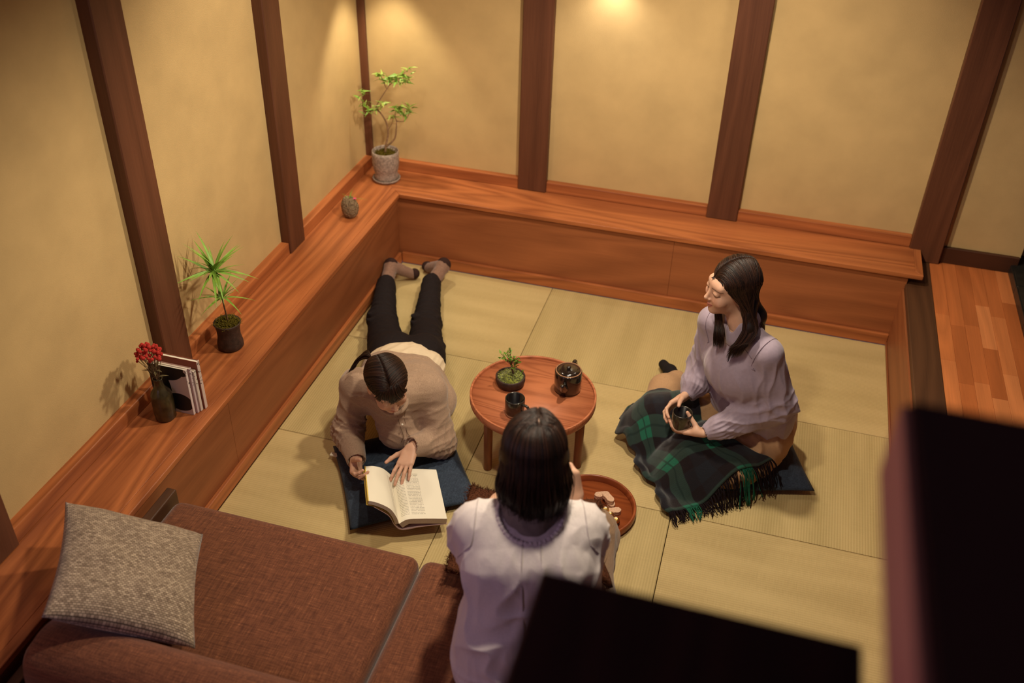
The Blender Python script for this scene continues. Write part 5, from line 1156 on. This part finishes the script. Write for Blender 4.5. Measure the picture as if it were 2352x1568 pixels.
uv = np.stack([np.tile(s_ * .42, nt), np.repeat(np.linspace(0, .66, nt), ns)], 1)
bk = mesh_obj('blanket', V, F, PLAID, None, True, uv=uv); tag(bk, 'dark green and black tartan wool blanket with fringe over the knees', 'blanket')
md = bk.modifiers.new('thick', 'SOLIDIFY'); md.thickness = .009; md.offset = 0
rs = np.random.RandomState(8); BT = np.stack([BX2[-1], BY2[-1], BZ[-1]], 1); parts = {0: [], 1: []}
for i in range(120):
    u = (i + .5) / 120; p = np.array([np.interp(u, s_, BT[:, k]) for k in range(3)]); uu = u * .42; g = (abs((uu - .10 + .1025) % .205 - .1025) < .026)
    d = unit(A3(.42 + .9 * u * .6, -.85 + .55 * u, 0) + rs.normal(size=3) * .22); L = rs.uniform(.040, .062); zf = .010 + (.045 if u > .72 else 0) * min(1, (u - .72) * 8 if u > .72 else 0)
    pts = [p, p + d * L * .35 + (0, 0, -.2 * (p[2] - zf)), p + d * L * .75 + rs.normal(size=3) * .004, p + d * L + rs.normal(size=3) * .007]; pts = [A3(*x) for x in pts]; pts[2][2] = zf + .003 + .3 * max(0, p[2] - zf); pts[3][2] = zf
    parts[int(g)].append(tube(spline(pts, 8), .0021, 5))
for k, m in ((0, WOOLBLK), (1, WOOLGRN)): V, F = cat(parts[k]); o = mesh_obj('fringe', V, F, m, bk, True); o['kind'] = 'stuff'

# ================================================================== person 3: on the sofa, back to us
N_ = dict(pe=A3(1.425, -2.63, .44), wa=A3(1.420, -2.64, .60), ch=A3(1.395, -2.585, .80), nk=A3(1.375, -2.525, .930), sL=A3(1.232, -2.560, .860), sR=A3(1.510, -2.478, .858), eL=A3(1.180, -2.38, .66), wL=A3(1.190, -2.19, .60), eR=A3(1.470, -2.30, .650), wR=A3(1.462, -2.378, .865))
NC = A3(1.360, -2.455, 1.062); NR = frame((-.27, .93, -.24), roll=.02)
core = Field((1.0, -2.85, .02), (1.75, -1.95, 1.02), .008)
core.chain([N_['pe'], N_['wa'], N_['ch'], N_['nk'] - (0, 0, .05)], (.11, .085, .085, .055), .04).chain([N_['sL'], N_['nk'] - (0, .0, .05), N_['sR']], (.045, .05, .045), .03)
core.chain([A3(1.34, -2.6, .43), A3(1.26, -2.14, .435), A3(1.25, -2.08, .05)], (.08, .05, .035), .03).chain([A3(1.50, -2.57, .43), A3(1.47, -2.10, .435), A3(1.47, -2.04, .05)], (.08, .05, .035), .03)
hf_ = Field(NC - .18, NC + .18, .0028); head(hf_, NC, NR); hf_.cone(NC + NR @ A3(0, -.022, -.055), N_['nk'] - (0, 0, .05), .047, .056, .03)
arm = Field((1.08, -2.62, .52), (1.66, -2.08, 1.12), .0032)
arm.chain([N_['sL'], N_['eL'], N_['wL']], (.042, .034, .022), .02).chain([N_['sR'], N_['eR'], N_['wR']], (.042, .035, .0225), .02)
tL, nL = hand(arm, N_['wL'], (.10, .95, -.25), (.6, 0, -.8), 'L', [(.3, .5, .3)] * 4, [(.6, .6, .3), (.8, .3, .3), (.9, .1, .3)])
tR, nR = hand(arm, N_['wR'], (-.30, .10, .95), (-.75, .60, -.20), 'R', [(.8, .9, .4), (.85, .9, .4), (.9, .9, .4), (.95, .9, .4)], [(.6, .6, .4), (.8, .3, .4), (.9, .1, .5)])
pcs = [hf_.mesh(), arm.mesh(), core.mesh()]; pcs = [(relax(p[0], p[1], 1), p[1]) for p in pcs]
p3 = merge_body('person', pcs, [skin_colors(pcs[0][0], [(NC, NR, .95, 0)]), skin_colors(pcs[1][0], (), [(t, nR) for t in tR]), skin_colors(pcs[2][0])])
tag(p3, 'woman with bobbed hair in a white top sitting with her back turned', 'person')
rt = unit(N_['sR'] - N_['sL']); bkd = A3(.27, -.96, 0)
f = Field((1.02, -2.86, .38), (1.74, -2.28, 1.02), .0042)
for sg in (-1, 1):
    f.chain([N_['pe'] + rt * .080 * sg + (0, 0, -.03), N_['pe'] + rt * .085 * sg + A3(.01, -.02, .06), N_['wa'] + rt * .078 * sg, N_['ch'] + rt * .078 * sg, N_['ch'] + rt * .085 * sg + A3(-.01, .03, .05)], (.128, .132, .112, .096, .07), .06)
f.chain([N_['pe'], N_['wa'], N_['ch'], N_['nk'] - (0, 0, .06)], (.12, .112, .102, .07), .05)
f.chain([N_['sL'], N_['nk'] - (0, -.01, .050), N_['sR']], (.050, .060, .050), .06)
dL = unit(N_['eL'] - N_['sL']); dR = unit(N_['eR'] - N_['sR'])
f.cone(N_['sL'] + rt * .01, N_['sL'] + dL * .085 - rt * .006 + (0, -.015, -.01), .056, .068, .06).cone(N_['sR'] - rt * .005, N_['sR'] + dR * .080 + rt * .010 + (0, -.03, -.015), .056, .068, .06)
f.ell(N_['nk'] + A3(.005, -.022, .055), (.086, .080, .072), .010, frame((-.27, .96, 0)), True)
f.cone(N_['sL'] + dL * .12 - rt * .008 + (0, -.012, -.01), N_['sL'] + dL * .22 - rt * .01, .058, .066, .004, True).cone(N_['sR'] + dR * .115 + rt * .014 + (0, -.03, -.015), N_['sR'] + dR * .22 + rt * .016, .056, .064, .004, True)
rw = np.random.RandomState(44)
nax = [(N_['pe'] - (0, 0, .05), N_['nk'], .16, .40, 11, .0085, .05, .85), (N_['pe'] - (0, 0, .05), N_['ch'], .16, .12, 3, .0055, .0, .75)]
for s_2, d_ in (('sL', dL), ('sR', dR)): nax += [(N_[s_2] - d_ * .03, N_[s_2] + d_ * .12, .066, .30, 11, .0048, .1, 1.1)]
tp_ = cloth('blouse', f, WHITE_CLOTH, p3, .0018, (1, 1, .30), 22, 60, 2, axes=nax)
for q_ in ('L', 'R'): seam(f, ring_pts(N_['s' + q_] * .92 + (N_['nk'] - (0, 0, .07)) * .08 - (0, 0, .012), N_['s' + q_] - N_['nk'] + (0, 0, .06), .075), tp_, SEAMW, .0015, closed=True)
for u_ in (-.022, .022): seam(f, [N_['nk'] + bkd * .10 + rt * u_ - (0, 0, .03), N_['ch'] + bkd * .11 + rt * u_, N_['wa'] + bkd * .12 + rt * u_, N_['pe'] + bkd * .14 + rt * u_], tp_, SEAMW, .0015)
# gathered neck band and inner layer
Rn = frame((-.27, .96, 0)); th = np.linspace(0, 2 * np.pi, 200)
nb = np.array([N_['nk'] + A3(.005, -.020, .0) + Rn @ A3(.086 * math.cos(a), .080 * math.sin(a), 0) + A3(0, 0, .010 * math.sin(a) + .022 * abs(math.cos(a)) ** 3 - .016) for a in th])
wob = 1 + .10 * np.sin(th * 71) + .10 * np.sin(th * 43); V, F = tube(nb, .0072 * wob, 8, 1.5); mesh_obj('neck_band', V, F, WHITE_CLOTH, tp_, True)
f = Field(N_['nk'] - .17, N_['nk'] + .17, .004); f.cone(N_['nk'] + A3(.004, -.012, -.085), N_['nk'] + A3(-.002, .0, -.012), .108, .082, .02); f.cone(N_['nk'] + A3(0, 0, -.03), N_['nk'] + A3(-.01, .02, .06), .060, .066, .004, True); cloth('inner_top', f, GREYCLOTH, p3, .002, sc=40)
f = Field((1.05, -2.86, .02), (1.78, -1.93, .60), .006)
f.chain([A3(1.35, -2.6, .43), A3(1.265, -2.14, .435), A3(1.255, -2.07, .06)], (.125, .088, .075), .04).chain([A3(1.50, -2.57, .43), A3(1.475, -2.10, .435), A3(1.47, -2.03, .06)], (.125, .088, .075), .04).ell((1.425, -2.63, .44), (.185, .15, .10), .04)
f.ell((1.545, -2.34, .395), (.065, .10, .055), .04); f.cut((0, -2.2, .368), (0, -.35, -1)); f2 = f
cloth('skirt', f, m_weave('brown_corduroy_skirt', (.20, .115, .06), (.30, .18, .10), 500, bump=.3), p3, .004, (1, .5, 1), 22, 70)
# bobbed hair seen from behind
rs = np.random.RandomState(5); Q = hl(NR, NC); cap = Field(NC - .22, NC + .16, .0045)
cap.ell(Q(0, -.020, .037), A3(.082, .100, .088) * .95, .01, NR); cap.chain([Q(0, -.035, 0), Q(0, -.040, -.09), Q(0, -.042, -.135)], (.086, .080, .060), .03)
for sg in (-1, 1): cap.chain([Q(sg * .05, .005, -.01), Q(sg * .056, .005, -.10)], (.042, .036), .03)
cap.ell(Q(0, .105, -.05), A3(.060, .075, .105) * .95, .012, NR, True); cap.ell(Q(0, -.01, -.175), A3(.06, .075, .05), .02, NR, True)
paths = []
for i in range(1700):
    az = rs.uniform(-2.55, 2.55); sx, cy = math.sin(az), -math.cos(az); lay = 1.0 + .075 * rs.rand(); y0 = rs.uniform(-.060, .050); x0 = .010; e = []
    for ph in np.linspace(.05, 1.62, 9):
        w = min(1, ph / .9); w = w * w * (3 - 2 * w); x = .084 * math.sin(ph) * sx * lay; y = -.020 + .102 * math.sin(ph) * cy * lay; e.append(A3(x + x0 * (1 - w), y * w + (y0 + y * .4) * (1 - w), .037 + .090 * math.cos(ph) * lay + (0 if w > .99 else -.010 * (1 - w) * abs(y0) / .05)))
    x, y, z = e[-1]; zb = -.168 + .030 * abs(sx) ** 2 + rs.uniform(-.022, .016) - .012 * (sx < -.1); inn = .86 + .14 * rs.rand(); jx = rs.normal() * .004
    e += [A3(x * 1.05, y * 1.03 - .004, z - .05), A3(x * (inn + .17) + jx, y * (inn + .06), (z + zb) * .5 - .02), A3(x * inn * .98 + jx * 2, y * inn * .84 + .002, zb)]
    paths.append(spline([Q(*p) for p in e], 20))
hair_obj('hair', cap, paths, .0015, p3, 6)
V, F = tube(spline([Q(.010, y, .037 + .0905 * math.sqrt(max(0, 1 - ((y + .02) / .103) ** 2))) for y in (-.062, -.04, -.02, .0, .025)], 14), .0022 * np.sin(np.linspace(.4, 2.8, 14)), 6, .5); mesh_obj('parting', V, F, SKIN, p3, True, col=np.tile(SK * .8, (len(V), 1)))
# fleece throw on her lap
tx, tyy = np.meshgrid(np.linspace(1.06, 1.505, 60), np.linspace(-2.36, -1.985, 50), indexing='ij')
tx = tx - .10 * (tyy + 2.2) + np.clip(-2.24 - tyy, 0, 1) * .5 * (tx - 1.06) / .445
hz = smax([capsule_top(tx, tyy, A3(1.35, -2.6, .43), A3(1.265, -2.14, .435), .125, .090), capsule_top(tx, tyy, A3(1.50, -2.57, .43), A3(1.475, -2.10, .435), .125, .090), capsule_top(tx, tyy, A3(1.55, -2.42, .395), A3(1.545, -2.28, .39), .06, .06)], .05)
fl_ = np.stack([tx.ravel(), tyy.ravel(), 0 * tx.ravel()], 1); hz = np.maximum(hz, .395) + .014 + (nz(fl_, 30, 2) * .005).reshape(hz.shape)
V = np.stack([tx, tyy, hz], -1).reshape(-1, 3); n1, n2 = tx.shape; idx = np.arange(n1 * n2).reshape(n1, n2); F = [(idx[i, j], idx[i + 1, j], idx[i + 1, j + 1], idx[i, j + 1]) for i in range(n1 - 1) for j in range(n2 - 1)]
tw = mesh_obj('fleece_throw', V, F, FUR, None, True); tag(tw, 'shaggy dark brown throw over the lap of the woman on the sofa', 'blanket'); md = tw.modifiers.new('thick', 'SOLIDIFY'); md.thickness = .02; md.offset = 1
parts = []
for i in range(5200):
    k = rs.randint(len(V)) if rs.rand() < .7 else rs.choice(np.concatenate([idx[-1], idx[0], idx[:, -1], idx[-2]])); p = V[k] + (0, 0, .008); d = unit(A3(rs.normal() * .7, rs.normal() * .7, .9)); parts.append(tube([p, p + d * .009, p + d * .015 + rs.normal(size=3) * .006], [.0015, .0012, .0004], 4))
V2, F2 = cat(parts); o = mesh_obj('fleece_pile', V2, F2, FUR, tw, True); o['kind'] = 'stuff'
